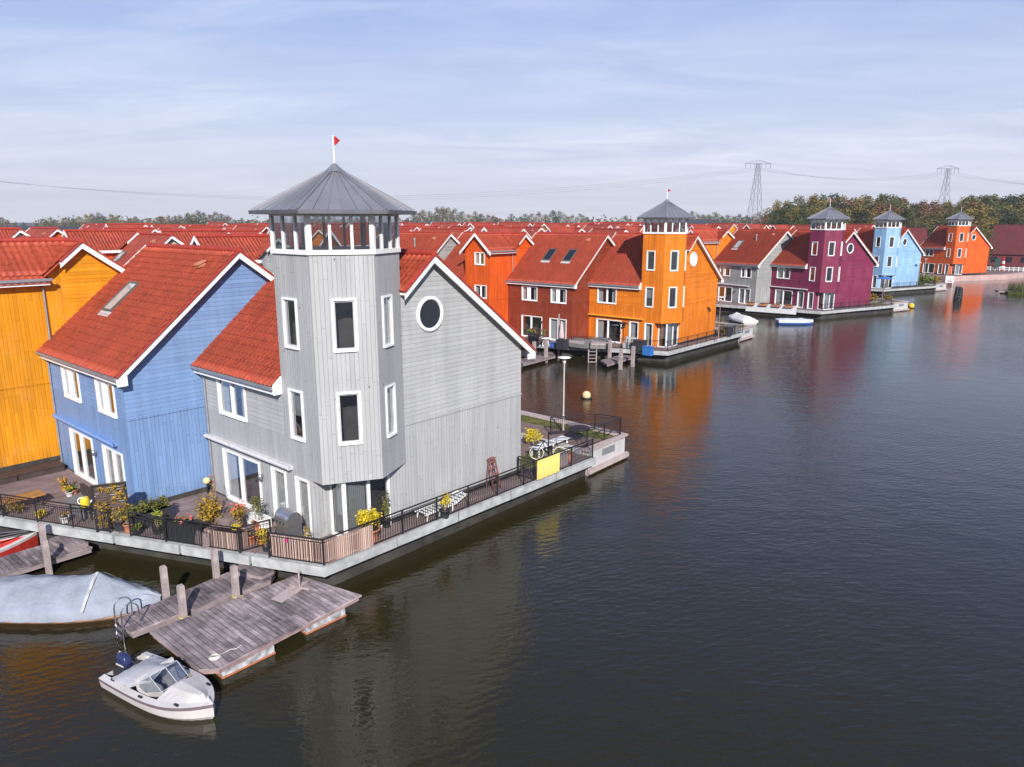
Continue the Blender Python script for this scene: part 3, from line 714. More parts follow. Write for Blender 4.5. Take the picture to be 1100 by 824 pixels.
def land_mat():
    t=NT('town_ground'); ob=t.obj()
    g=t.mix(t.ramp(t.noise(ob,.05,5,.6),.4,.6),(.055,.075,.022),(.12,.11,.10)); g=t.mix(t.ramp(t.noise(ob,1.5,4),.3,.7,0,.4),g,(.03,.045,.012))
    t.set(base=g,rough=.9,spec=.2); return t.mat
LAND=land_mat()
def paver():
    t=NT('brick_paving'); b=t.add('ShaderNodeTexBrick',{'Vector':t.scaled(t.uvs(),1,1,1),'Scale':4.0,'Color1':(.26,.17,.15,1),'Color2':(.19,.13,.12,1),'Mortar':(.13,.11,.10,1),'Mortar Size':.015})
    c=t.mix(t.ramp(t.noise(t.obj(),1.2,4),.3,.7,0,.35),b.outputs['Color'],(.12,.09,.08)); t.set(base=c,rough=.85,spec=.2); return t.mat
PAVER=paver()
GRASS=plain('lawn_grass',(.115,.115,.032),rough=.9,var=.5,scale=1.6,spec=.1)
KERB=plain('pinkish_kerb',(.42,.34,.32),rough=.85,var=.15,scale=2)
q=[G1.w(-30,-14),G2.w(-26,8),G3.w(-24,6),G4.w(-14,9),G5.w(-10,-1.8),G5.w(1.8,-1.8),G5.w(2.4,13)]
q=[(p.x,p.y) for p in q]+[(150,188),(210,215),(3000,420),(3000,4000),(-3000,4000),(-3000,20),(-120,10)]
m=MB(); m.slab(q,-.5,.75,0,None,False); tag(m.build('ground',[LAND]),kind='structure')
m=MB(); m.poly([(-9000,-9000,-2),(9000,-9000,-2),(9000,9000,-2),(-9000,9000,-2)]); tag(m.build('terrain',[LAND]),kind='structure')

def platform(fr, stag, left, name='quay_deck', yb=17.6, yard=True):
    """plank deck in front of the row, its steel edge, the dark wall below and the yard end with its pale bulkhead"""
    o=lambda ob: (setattr(ob,'location',tuple(fr.w(0,0))), setattr(ob,'rotation_euler',(0,0,-fr.r)), tag(ob,kind='structure'))
    sl=stag/WS*1.19
    fl=(-left,-1.05-(left+1.15)*sl)
    out=[fl,(1.15,-1.05),(1.33,14.1),(-left,14.1)]
    inn=[(fl[0],fl[1]+.28),(1.05,-.80),(1.15,14.1),(-left,14.1)]
    m=MB(); m.slab(inn,.80,1.0,0); o(m.build(name,[DECK]))
    e=MB()
    for a,b,c,d in ((out[0],out[1],inn[1],inn[0]),(out[1],out[2],inn[2],inn[1])):
        a,b,c,d=V(a),V(b),V(c),V(d); ns=max(1,round((b-a).length/2.9))
        for i in range(ns):
            t0=i/ns+(.0022 if i else 0); t1=(i+1)/ns; dz=.004*((i*7)%3-1); ins_=.005*((i*5)%3-1)*0
            e.slab([tuple(a.lerp(b,t0)),tuple(a.lerp(b,t1)),tuple(d.lerp(c,t1)),tuple(d.lerp(c,t0))],.68+dz,1.015+dz,0)
    o(e.build('quay_edge',[EDGE]))
    w=MB(); w.slab([(fl[0],fl[1]+.7),(.75,-.45),(.75,14.1),(-left,14.1)],-.6,.68,0); o(w.build('quay_wall',[PLINTH]))
    if yard:
        y=MB(); y.slab([(.9,14.1),(.72,yb),(-left,yb),(-left,14.1)],-.4,1.22,0); o(y.build('bulkhead',[CONC]))
        y=MB(); y.slab([(.55,14.4),(.40,yb-.45),(-left,yb-.45),(-left,14.4)],1.21,1.235,0); o(y.build('yard_path',[PAVER]))
        y=MB(); y.slab([(.3,16.1),(.42,yb-.47),(-left,yb-.47),(-left,16.1)],1.21,1.25,0); o(y.build('yard_lawn',[GRASS]))
        y=MB(); y.slab([(.92,yb-.45),(.86,yb+.08),(-left,yb+.08),(-left,yb-.45)],1.224,1.31,0); y.slab([(1.0,14.0),(.86,yb+.08),(.45,yb-.45),(.58,14.0)],1.222,1.29,0)
        y.slab([(1.04,14.05),(.93,yb+.12),(.7,yb+.2),(.9,14.05)],.10,.32,0)
        o(y.build('kerb',[KERB]))
        y=MB(); y.slab([(-1.5,10.0),(-1.5,14.2),(-left,14.2),(-left,10.0)],.9,1.03,0); o(y.build('yard_path',[PAVER]))
        y=MB(); y.slab([(.0,12.6),(.0,14.3),(-1.5,14.3),(-1.5,10.0),(-.3,10.0)],.9,1.025,0); o(y.build('yard_grass',[GRASS]))
platform(G1,3.0,46); platform(G2,2.6,40); platform(G3,2.8,34); platform(G4,2.8,26)
for fr in (G1,G2,G3,G4):     # the ventilation grille in each bulkhead
    g=MB(); a=V((.80,15.6,.66)); 
    g.box(.80,.835,15.35,16.5,.68,1.02)
    for k in range(5): g.box(.833,.85,15.38,16.47,.70+.065*k,.725+.065*k)
    ob=g.build('vent_grille',[GUTTER]); ob.location=tuple(fr.w(0,0)); ob.rotation_euler=(0,0,-fr.r)
    tag(ob,'grey vent grille in the pale bulkhead of the '+{0:'grey',1:'orange',2:'plum',3:'sky blue'}[(G1,G2,G3,G4).index(fr)]+' tower pier','grille','bulkhead vent grilles')
# far right quay
QW=plain('pink_quay_wall',(.44,.30,.28),rough=.85,var=.15,scale=.8)
def strip(pts,w,z0,z1,name,mat):
    m=MB()
    for a,b in zip(pts,pts[1:]):
        d=(V((b[0],b[1],0))-V((a[0],a[1],0))).normalized(); n=V((-d.y,d.x,0))*w
        m.slab([(a[0],a[1]),(b[0],b[1]),(b[0]+n.x,b[1]+n.y),(a[0]+n.x,a[1]+n.y)],z0,z1,0)
    tag(m.build(name,[mat]),kind='structure')
a=G5.w(-10,-2.2); b=G5.w(2.0,-2.2); c=G5.w(2.7,13)
strip([(a.x,a.y),(b.x,b.y),(c.x,c.y),(150,188),(212,216)],1.2,-.5,1.05,'quay_wall',QW)
m=MB(); m.slab([tuple(G5.w(x,y))[:2] for x,y in ((-9.5,-1.0),(1.2,-1.0),(2.0,12.5),(-9.5,12.5))],.7,.86,0); tag(m.build('lawn',[GRASS]),kind='structure')
m=MB(); m.slab([(c.x+1,c.y+1),(150,190),(212,218),(205,235),(140,210),(c.x-4,c.y+8)],.7,.83,0); tag(m.build('quay_path',[PAVER]),kind='structure')

# ------------------------------------------------------------------ sky, sun, camera
def world():
    w=bpy.data.worlds.new('World'); bpy.context.scene.world=w; w.use_nodes=True; t=w.node_tree; n=t.nodes; l=t.links
    bg=n['Background']; sk=n.new('ShaderNodeTexSky'); sk.sky_type='NISHITA'; sk.sun_disc=False; sk.sun_elevation=rad(31); sk.sun_rotation=rad(180-10)
    sk.altitude=0; sk.air_density=1.0; sk.dust_density=.8; sk.ozone_density=1.0
    tc=n.new('ShaderNodeTexCoord'); sp=n.new('ShaderNodeSeparateXYZ'); l.new(tc.outputs['Generated'],sp.inputs[0])
    def mth(op,a,b=0.0,cl=False):
        nd=n.new('ShaderNodeMath'); nd.operation=op; nd.use_clamp=cl
        for k,v in ((0,a),(1,b)):
            if hasattr(v,'is_output'): l.new(v,nd.inputs[k])
            else: nd.inputs[k].default_value=v
        return nd.outputs[0]
    zz=mth('ADD',mth('MAXIMUM',sp.outputs[2],0.0),.10)
    cb=n.new('ShaderNodeCombineXYZ'); l.new(mth('DIVIDE',sp.outputs[0],zz),cb.inputs[0]); l.new(mth('DIVIDE',sp.outputs[1],zz),cb.inputs[1])
    def noise(sx,sy,scale,det,off=0,rot=0.0):
        mp=n.new('ShaderNodeMapping'); mp.inputs['Scale'].default_value=(sx,sy,1); mp.inputs['Location'].default_value=(off,off*.7,0); mp.inputs['Rotation'].default_value=(0,0,rot)
        l.new(cb.outputs[0],mp.inputs[0]); nd=n.new('ShaderNodeTexNoise'); nd.inputs['Scale'].default_value=scale; nd.inputs['Detail'].default_value=det; nd.inputs['Roughness'].default_value=.62; nd.inputs['Distortion'].default_value=.6
        l.new(mp.outputs[0],nd.inputs['Vector']); return nd.outputs['Fac']
    def rng(f,a,b,c,d):
        nd=n.new('ShaderNodeMapRange'); nd.clamp=True
        for k,v in zip(range(1,5),(a,b,c,d)): nd.inputs[k].default_value=v
        l.new(f,nd.inputs[0]); return nd.outputs[0]
    c1=rng(noise(.62,1.5,1.15,10,5.3,.16),.38,.74,0,1); c2=rng(noise(.5,.9,.34,5,2.2,-.1),.34,.62,.12,1)
    hz=rng(sp.outputs[2],.0,.55,1.0,.0)
    hm=n.new('ShaderNodeMix'); hm.data_type='RGBA'; l.new(hz,hm.inputs[0]); hm.inputs[6].default_value=HIGH+(1,); hm.inputs[7].default_value=LOW+(1,)
    cm=mth('MULTIPLY',mth('MULTIPLY',c1,c2),mth('MULTIPLY',rng(sp.outputs[2],.02,.10,.3,.62),rng(sp.outputs[2],.27,.42,1,.12)),True)
    veil=mth('MULTIPLY',rng(sp.outputs[2],.05,.75,.92,.15),1.0)
    vm=n.new('ShaderNodeMix'); vm.data_type='RGBA'; l.new(veil,vm.inputs[0]); l.new(hm.outputs[2],vm.inputs[7])
    mx=n.new('ShaderNodeMix'); mx.data_type='RGBA'; l.new(cm,mx.inputs[0]); 
    tn=n.new('ShaderNodeMix'); tn.data_type='RGBA'; tn.blend_type='MULTIPLY'; tn.inputs[0].default_value=1; l.new(sk.outputs[0],tn.inputs[6]); tn.inputs[7].default_value=SKYTINT+(1,)
    l.new(tn.outputs[2],vm.inputs[6]); l.new(vm.outputs[2],mx.inputs[6]); mx.inputs[7].default_value=CLOUD+(1,)
    l.new(mx.outputs[2],bg.inputs[0]); bg.inputs[1].default_value=SKYS
SKYTINT=(1.0,.98,1.12); CLOUD=(13.0,13.2,14.0); SKYS=.065; LOW=(8.8,9.0,9.9); HIGH=(.6,3.5,11.2)
world()
sd=bpy.data.lights.new('sun','SUN'); sd.energy=4.6; sd.angle=rad(.5); sd.color=(1.0,.955,.89)
so=bpy.data.objects.new('sun',sd); C.objects.link(so); so.rotation_euler=V((-.1736*.857,.9848*.857,-.515)).to_track_quat('-Z','Y').to_euler(); so.location=(20,-60,60)
cd=bpy.data.cameras.new('camera'); cam=bpy.data.objects.new('camera',cd); C.objects.link(cam); bpy.context.scene.camera=cam
cam.location=(0,0,CAM_H); cam.rotation_euler=(math.pi/2-CAM_TH,0,0); cd.sensor_fit='HORIZONTAL'; cd.sensor_width=36; cd.lens=36*CAM_F/1100; cd.clip_end=20000; cd.clip_start=.1
sc=bpy.context.scene; sc.view_settings.view_transform='Standard'; sc.view_settings.look='None'; sc.view_settings.exposure=0.48; sc.view_settings.gamma=1
sc.cycles.use_denoising=True; sc.cycles.max_bounces=6; sc.cycles.transparent_max_bounces=12; sc.cycles.sample_clamp_indirect=6; sc.cycles.caustics_reflective=False; sc.cycles.caustics_refractive=False
# ------------------------------------------------------------------ foliage
def leafcloud(mb, c, r, n, size, rng, m=0, shell=.55, flat=.0):
    c=V(c)
    for _ in range(n):
        while True:
            d=V((rng.uniform(-1,1),rng.uniform(-1,1),rng.uniform(-1,1)))
            if .05<d.length<1: break
        d=d.normalized()*(shell+(1-shell)*rng.random())
        p=c+V((d.x*r[0],d.y*r[1],d.z*r[2]))
        a=V((rng.uniform(-1,1),rng.uniform(-1,1),rng.uniform(-.6,.6))).normalized(); b=a.cross(V((rng.uniform(-1,1),rng.uniform(-1,1),rng.uniform(-1,1)))).normalized()
        s=size*rng.uniform(.6,1.3)
        mb.poly([p-a*s,p-b*s*.55,p+a*s,p+b*s*.55],m)
LGREEN=leaves('green_leaves',(.05,.10,.012),(.16,.20,.03)); LYELL=leaves('yellow_leaves',(.42,.30,.012),(.62,.50,.03)); LAUT=leaves('autumn_leaves',(.10,.09,.015),(.42,.24,.03))
LOLIVE=leaves('olive_leaves',(.06,.07,.02),(.17,.16,.04)); LRED=leaves('rose_petals',(.55,.06,.07),(.65,.22,.20)); LMAG=leaves('magenta_petals',(.45,.02,.16),(.55,.04,.25)); LORG=leaves('orange_petals',(.65,.20,.02),(.7,.35,.05))
DKPOT=plain('dark_pot',(.03,.032,.036),rough=.6); WHPOT=plain('white_pot',(.6,.58,.56),rough=.6); REED=None
def pot_prof(r,h): return [(r*.72,0),(r*.8,h*.3),(r*.95,h*.85),(r*1.05,h*.87),(r*1.05,h),(r*.93,h),(r*.9,h*.88)]
def plant(px,py,label,potm,r,h,leaf,crown,n=260,size=.05,z=1.0,flower=None,nf=0,name='potted_plant',lean=(0,0),pos=None,stem=True,seed=None,group=None):
    p=V(pos) if pos is not None else at(px,py,z); rng=random.Random(seed or int(px*7+py))
    root=empty(name,tuple(p),rng.uniform(0,6),label,'plant',group)
    m=MB()
    if potm is not None:
        m.lathe(pot_prof(r,h),18); m.build('pot',[potm],root)
        s=MB(); s.lathe([(r*.9,h*.88),(0.001,h*.9)],14); s.build('soil',[SOIL],root)
    st=MB(); top=h+crown[2]
    for k in range(5):
        a=rng.uniform(0,6.28); st.tube((0,0,h*.5),(math.cos(a)*crown[0]*.5+lean[0],math.sin(a)*crown[0]*.5+lean[1],h+crown[2]*rng.uniform(.8,1.5)),.012,.006,5)
    if stem: st.build('stem',[POSTW],root)
    f=MB(); 
    for k in range(5):
        a=rng.uniform(0,6.28); q=rng.uniform(.15,.55)
        leafcloud(f,(lean[0]+math.cos(a)*crown[0]*q,lean[1]+math.sin(a)*crown[0]*q,h+crown[2]*rng.uniform(.55,1.35)),(crown[0]*.65,crown[0]*.65,crown[2]*.62),n//5,size,rng,0,.35)
    f.build('foliage',[leaf],root)
    if flower is not None:
        g=MB()
        for _ in range(nf):
            a=rng.uniform(0,6.28); q=rng.uniform(.3,1.0); c=V((lean[0]+math.cos(a)*crown[0]*q,lean[1]+math.sin(a)*crown[0]*q,h+crown[2]*rng.uniform(.7,1.9)))
            leafcloud(g,c,(.05,.05,.05),6,.045,rng,0,.2)
        g.build('flowers',[flower],root)
    return root

# ------------------------------------------------------------------ railings
def railing(fr, pts, label, z=1.0, h=.92, pitch=.105, every=1.75, bars=True, group='black iron railings', diag=False):
    o=fr.w(*pts[0]); root=empty('railing',(o.x,o.y,z),-fr.r,label,'railing',group)
    P=[V((x-pts[0][0],y-pts[0][1],0)) for x,y in pts]; tr=MB(); post=None
    for i,(a,b) in enumerate(zip(P,P[1:])):
        L=(b-a).length; k=max(1,round(L/every)); d=(b-a)/k
        tr.beam(a+V((0,0,h)),b+V((0,0,h)),.045,.04); 
        for j in range(k+(1 if i==len(P)-2 else 0)):
            q=a+d*j
            if post is None:
                m=MB(); m.box(-.025,.025,-.025,.025,-.25,h+.01); post=m.build('post',[BLACK],root); post.location=q
            else:
                c=post.copy(); C.objects.link(c); c.parent=root; c.location=q
        for j in range(k):
            q=a+d*j; e=a+d*(j+1); m=MB(); m.beam(q+V((0,0,.08)),e+V((0,0,.08)),.03,.03); m.beam(q+V((0,0,h-.11)),e+V((0,0,h-.11)),.022,.022)
            if bars:
                nb=max(2,int((e-q).length/pitch))
                for t in range(1,nb): r=q+(e-q)*(t/nb); m.beam(r+V((0,0,.08)),r+V((0,0,h-.11)),.014,.014,0,(1,0,0))
            else: m.beam(q+V((0,0,h*.5)),e+V((0,0,h*.5)),.02,.02)
            if diag: m.beam(q+V((0,0,.1)),e+V((0,0,h-.15)),.02,.02)
            m.build('baluster_panel',[BLACK],root)
    tr.build('top_rail',[BLACK],root); return root
SE=3.0/WS*1.19
def E1(x,inset=.14): return (x,-1.05+(x-1.15)*SE+inset)
def e1(x,inset=.14,z=1.0): q=E1(x,inset); return G1.w(q[0],q[1],z)
railing(G1,[E1(-24),E1(-6.95)],'long black iron railing along the deck below the yellow house')
railing(G1,[E1(-6.1),E1(-1.9)],'black iron railing in front of the potted plants, left of the open gate')
railing(G1,[E1(-.85),(1.02,-.95),(1.2,14.0)],'black iron railing along the pier edge below the grey gable')
railing(G1,[(-1.9,-2.29),(-1.75,-1.2)],'open black iron gate leaf beside the reed planter',group='black gate leaves',every=2)
railing(G1,[(.2,9.75),(1.1,9.75)],'black iron gate across the deck behind the wooden ladder',group='black gate leaves',every=2)
railing(G1,[(-.6,12.9),(.45,14.6),(.62,17.3)],'black rail with slanting braces round the bulkhead end',z=1.24,diag=True,bars=False)
railing(G1,[(-2.2,15.1),(-.9,17.2),(.5,17.45)],'black barred rail on the bulkhead beside the lamp post',z=1.24)
# bamboo screens tied to the rail and reed planter
def reed_mat():
    t=NT('bamboo_reed'); sp=t.add('ShaderNodeSeparateXYZ',{0:t.uvs()}); q=t.math('DIVIDE',sp.outputs[0],.07); fr_=t.math('FRACT',q)
    r=t.add('ShaderNodeTexWhiteNoise',{'W':t.math('FLOOR',q)},noise_dimensions='1D').outputs[0]
    c=t.mix(r,(.36,.24,.20),(.62,.46,.40)); c=t.mix(t.ramp(t.math('MINIMUM',fr_,t.math('SUBTRACT',1.0,fr_)),.05,.2,1,0),c,(.06,.035,.03)); t.set(base=c,rough=.8,spec=.2); return t.mat
REED=reed_mat()
def reed(fr,pts,z0,z1,label):
    o=fr.w(*pts[0]); root=empty('reed_screen',(o.x,o.y,1.0),-fr.r,label,'screen'); P=[V((x-pts[0][0],y-pts[0][1],0)) for x,y in pts]
    for a,b in zip(P,P[1:]):
        m=MB(); n=max(1,int((b-a).length/.07)); d=(b-a)/n
        for k in range(n): m.tube(a+d*(k+.5)+V((0,0,z0)),a+d*(k+.5)+V((0,0,z1)),.032,.032,6)
        for zz in (z0+.1,z1-.1): m.beam(a+V((0,0,zz)),b+V((0,0,zz)),.05,.02)
        m.build('reed_panel',[REED],root)
reed(G1,[E1(-.82,.20),(1.0,-.86),(1.12,1.0)],.04,.84,'bamboo screen tied inside the corner railing of the grey house deck')
def crate_planter(fr,x0,x1,h,dp,mat,label,slat=True):
    a=V((*E1(x0,.30),0)); b=V((*E1(x1,.30),0)); o=fr.w(a.x,a.y); d=b-a; ang=math.atan2(d.y,d.x)
    root=empty('planter_box',(o.x,o.y,1.0),-fr.r+ang,label,'planter'); L=d.length; m=MB()
    if slat:
        n=int(L/.075)
        for k in range(n):
            m.box(L*k/n+.005,L*(k+1)/n-.005,-.02,.02,.03,h)
        for k in range(int(dp/.075)): m.box(L-.02,L+.015,.02+.075*k,.09+.075*k,.03,h); m.box(-.015,.02,.02+.075*k,.09+.075*k,.03,h)
        m.box(0,L,dp-.02,dp,.03,h); m.box(0,L,0.02,dp-.03,.03,.06); m.box(0,L,.022,.05,.1,.16); m.box(0,L,.022,.05,h-.16,h-.1)
    else: m.box(0,L,0,dp,.02,h); m.box(-.02,L+.02,-.02,dp+.02,h-.06,h)
    m.build('box',[mat],root); s=MB(); s.box(.03,L-.03,.03,dp-.03,h-.2,h-.07); s.build('soil',[SOIL],root); return root
crate_planter(G1,-3.35,-2.05,.62,.5,REED,'bamboo slatted planter box with yellow chrysanthemums by the railing')
crate_planter(G1,-4.95,-3.5,.72,.45,DKPOT,'black slatted planter box behind the middle railing')
p=e1(-2.35,.5,1.5); plant(250,570,'round yellow chrysanthemum in the bamboo planter box',None,.1,.05,LYELL,(.24,.24,.2),260,.035,pos=p,stem=False)
p=e1(-2.15,.42,1.62); plant(257,575,'small magenta flower at the corner of the bamboo planter',None,.1,.0,LMAG,(.09,.09,.1),60,.04,pos=p,stem=False)
p=e1(-4.3,.5,1.65); plant(195,560,'dark red geraniums in the black planter box',None,.1,.0,LOLIVE,(.36,.36,.16),140,.04,flower=LRED,nf=14,pos=p,stem=False)
p=G1.w(-.25,-1.48,1.62); plant(316,582,'magenta cloth flower tied to the bamboo screen',None,.1,.0,LMAG,(.09,.09,.12),60,.05,pos=p,stem=False)
# pots along the deck
plant(130,569,'dark tub with small shrub at the foot of the vine trellis',DKPOT,.23,.42,LOLIVE,(.2,.2,.2),100,.05)
plant(139,571,'terracotta pot of orange leaved plant right of the trellis',TERRA,.19,.32,LAUT,(.26,.26,.2),150,.05)
plant(148,574,'low spreading green plant beside the terracotta pot',DKPOT,.16,.16,LGREEN,(.25,.25,.13),140,.05)
plant(170,573,'clipped lime green conifer in a dark pot',DKPOT,.19,.26,leaves('lime_leaves',(.20,.24,.015),(.42,.42,.04)),(.22,.22,.36),420,.035)
plant(225,575,'tall shrub with yellow autumn leaves near the covered table',DKPOT,.25,.35,LAUT,(.55,.55,.72),520,.075)
plant(232,556,'bare tall red stemmed plant against the grey wall',DKPOT,.18,.3,LAUT,(.16,.16,.75),50,.05,flower=LRED,nf=5)
plant(255,572,'pot of salmon pink roses by the glass doors',TERRA,.22,.36,LAUT,(.42,.42,.42),230,.06,flower=LRED,nf=34)
plant(277,568,'small standard tree in a pot beside the sliding door',TERRA,.2,.3,LOLIVE,(.32,.32,.62),220,.05)
plant(268,583,'wide empty looking terracotta pot with trailing stems',TERRA,.27,.32,LAUT,(.2,.2,.08),40,.05)
plant(282,585,'orange pot with yellow green leaves left of the barbecue',plain('orange_pot',(.55,.24,.05)),.19,.26,LYELL,(.24,.24,.18),160,.05)
plant(398,580,'large terracotta pot with golden yellow bush under the tower',TERRA,.36,.46,LYELL,(.52,.52,.42),1100,.05)
plant(478,556,'black pot with yellow leaved plant on the gable side deck',DKPOT,.2,.34,LYELL,(.26,.26,.34),190,.055)
plant(415,566,'tall green plant inside the corner by the white post',DKPOT,.18,.3,LOLIVE,(.2,.2,.7),160,.055)
plant(330,592,'slim leafy plant by the narrow white door',DKPOT,.14,.25,LAUT,(.14,.14,.5),110,.045)
plant(286,592,'hanging ivy at the end of the bamboo screen',DKPOT,.13,.2,LAUT,(.16,.16,.26),130,.045)
plant(75,533,'small white pot with yellow flowers at the blue house door',WHPOT,.15,.2,LGREEN,(.2,.2,.14),80,.05,flower=LYELL,nf=12)
plant(70,527,'orange pot with red flowers beside the yellow wall',TERRA,.17,.24,LGREEN,(.2,.2,.18),80,.05,flower=LORG,nf=14)
plant(80,531,'terracotta pot with white flowers by the blue house door frame',TERRA,.15,.22,LGREEN,(.16,.16,.12),60,.05)
plant(46,556,'yellow green ornamental grass behind the left railing',None,.1,.05,LYELL,(.3,.3,.18),120,.06)
plant(18,552,'clump of straw coloured grass behind the railing at far left',None,.1,.05,LAUT,(.35,.35,.22),150,.06)
plant(70,561,'white flowered pot behind the left railing post',WHPOT,.17,.24,LAUT,(.18,.18,.1),40,.05)
# box hedge in a dark trough
def trough(px,py,L,dp,h,label,leaf,hh,rot):
    p=at(px,py,1.0); root=empty('planter_box',tuple(p),rot,label,'planter'); m=MB(); m.box(-L/2,L/2,-dp/2,dp/2,0,h); m.box(-L/2-.03,L/2+.03,-dp/2-.03,dp/2+.03,h-.07,h); m.build('trough',[DKPOT],root)
    f=MB(); rng=random.Random(px)
    for k in range(7): leafcloud(f,(-L/2+L*(k+.5)/7,0,h+hh*.4),(L/8,dp*.55,hh*.6),120,.055,rng,0,.3)
    f.build('foliage',[leaf],root)
trough(160,563,1.5,.6,.55,'dark trough with clipped box hedge against the blue gable',LOLIVE,.42,-G1.r+math.pi/2)
# the vine trellis
def trellis():
    p=at(105,572,1.0); q=at(140,567,1.0); d=q-p; root=empty('vine_trellis',tuple(p),math.atan2(d.y,d.x),'dark woven trellis screen overgrown with yellow autumn vine','trellis')
    L=d.length; H=1.75; m=MB()
    for x in (0,L): m.box(x-.04,x+.04,-.04,.04,0,H+.05)
    m.beam((0,0,H),(L,0,H),.06,.06); m.beam((0,0,.1),(L,0,.1),.06,.06); m.build('frame',[BLACK],root)
    s=MB()
    for k in range(int(H/.09)): s.box(.04,L-.04,-.012,.012,.12+.09*k,.19+.09*k)
    s.build('slat_panel',[plain('dark_wicker',(.085,.055,.05),rough=.8,var=.3)],root)
    f=MB(); rng=random.Random(4)
    for k in range(46): leafcloud(f,(L*rng.random()**.7,-.06+rng.uniform(-.08,.05),rng.uniform(.2,1.95)),(.17,.10,.15),12,.062,rng,0,.1)
    f.build('foliage',[LAUT],root)
trellis()
WOODDK=plain('dark_brown_wood',(.055,.036,.032),rough=.7,var=.25,scale=3); WOODOR=plain('orange_teak',(.36,.17,.05),rough=.6,var=.25,scale=5); CLOTH=plain('brown_tarp',(.16,.12,.115),rough=.85,var=.2,scale=3,bump=.02); GREYW=plain('grey_rattan',(.17,.165,.165),rough=.8,var=.25,scale=8)
def boxes():
    # dark board fence under the yellow gable
    root=empty('storage_chest',tuple(X1.w(.06,-.7,1.0)),-X1.r,'long dark brown storage chest along the foot of the yellow wall','storage chest')
    for k in range(3):
        m=MB(); m.box(.02,.92,-2.0+1.85*k,-.2+1.85*k,0,.26); m.build('chest',[WOODDK],root); l=MB(); l.box(.0,.96,-2.02+1.85*k,-.18+1.85*k,.262,.31); l.build('lid',[WOODDK],root)
    p=at(24,545,1.0); root=empty('garden_table',tuple(p),-X1.r+1.57,'low orange teak slatted table on the deck below the yellow wall','table'); m=MB()
    for k in range(8): m.box(-.75,.75,-.38+.095*k,-.30+.095*k,.40,.44)
    m.build('tabletop',[WOODOR],root)
    for sx in (-.65,.65):
        for sy in (-.3,.3): l=MB(); l.box(sx-.03,sx+.03,sy-.03,sy+.03,0,.398); l.build('leg',[BLACK],root)
    p=at(90,549,1.0); root=empty('wicker_bench',tuple(p),-P1.r,'dark grey box bench between the deck table and the trellis','bench'); m=MB(); m.box(-.85,.85,-.32,.32,0,.42); m.build('seat',[GREYW],root); m=MB(); m.box(-.85,.85,.24,.36,.42,.85); m.build('backrest',[WOODDK],root)
    p=at(97,556,1.0); root=empty('watering_can',(p.x,p.y-.2,1.0),.6,'yellow and white watering can on a small black stool by the trellis','watering can'); m=MB(); m.lathe([(.16,.55),(.17,.58),(.15,.85),(.12,.9)],14); m.build('body',[plain('yellow_plastic',(.65,.5,.03),rough=.35)],root); m=MB(); m.tube((.13,0,.62),(.42,0,.92),.03,.02,8); m.lathe([(.02,0),(.07,.05)],10,(.43,0,.9)); m.build('spout',[WHITE],root); m=MB(); m.torus((-.1,0,.78),(0,1,0),.13,.018,16,6); m.build('handle',[WHITE],root); m=MB(); m.box(-.18,.18,-.18,.18,.50,.545); [m.box(a-.02,a+.02,b-.02,b+.02,0,.5) for a in (-.14,.14) for b in (-.14,.14)]; m.build('stool',[BLACK],root)
    for (px,py,L,dp,h,lab) in ((222,581,1.3,.8,.55,'brown tarpaulin covered garden table behind the yellow chrysanthemum'),(243,571,1.1,.9,.72,'second brown covered table closer to the glass doors'),(262,580,.9,.6,.35,'low brown covered stool in front of the terracotta pots')):
        p=at(px,py,1.0); root=empty('covered_table',tuple(p),-G1.r+.1,lab,'table'); m=MB(); rng=random.Random(px); n=9; top=[]; 
        vs=[];fs=[]
        prof=[(1.0,h*.02,.06),(.99,h*.35,.04),(.97,h*.7,.02),(.93,h*.97,0),(.8,h,0),(0.0,h*1.02,0)]
        N=28
        for s_,z_,wv in prof:
            for k in range(N):
                t=2*math.pi*k/N; cx,cy=math.cos(t),math.sin(t); q=max(abs(cx),abs(cy)); vs.append((cx/q*L/2*s_*(1+wv*math.sin(t*9)),cy/q*dp/2*s_*(1+wv*math.cos(t*7)),z_+rng.uniform(-.012,.012)))
        for j in range(len(prof)-1):
            for k in range(N): fs.append((j*N+k,j*N+(k+1)%N,(j+1)*N+(k+1)%N,(j+1)*N+k))
        m.mesh(vs,fs,0,True); m.build('cover',[CLOTH],root); l=MB()
        for a in (-1,1):
            for b in (-1,1): l.box(a*L*.4-.03,a*L*.4+.03,b*dp*.38-.03,b*dp*.38+.03,0,h*.96)
        l.build('leg',[WOODDK],root)
    p=G1.w(-8.15,-.3,1.0); root=empty('globe_lamp',tuple(p),0,'yellow globe lamp at the back foot of the blue gable','lamp'); m=MB(); m.tube((0,0,0),(0,0,.42),.03,.03,8); m.build('pole',[BLACK],root); m=MB(); m.lathe([(.02,.41),(.10,.44),(.15,.55),(.10,.66),(.01,.69)],16); m.build('globe',[plain('cream_globe',(.7,.6,.25),rough=.4)],root)
    p=G1.w(-3.55,-.62,1.0); root=empty('crate',tuple(p),-G1.r,'white slatted plant crate in front of the sliding door','crate'); m=MB()
    for k in range(3): m.box(-.5,.5,-.22,-.2,.03+.13*k,.13+.13*k); m.box(-.5,.5,.2,.22,.03+.13*k,.13+.13*k); m.box(-.5,-.48,-.2,.2,.03+.13*k,.13+.13*k); m.box(.48,.5,-.2,.2,.03+.13*k,.13+.13*k)
    for a in (-.47,.47):
        for b in (-.19,.19): m.box(a-.02,a+.02,b-.01,b+.01,0,.42)
    m.box(-.48,.48,-.2,.2,.02,.04); m.build('slats',[WHITE],root)
boxes()
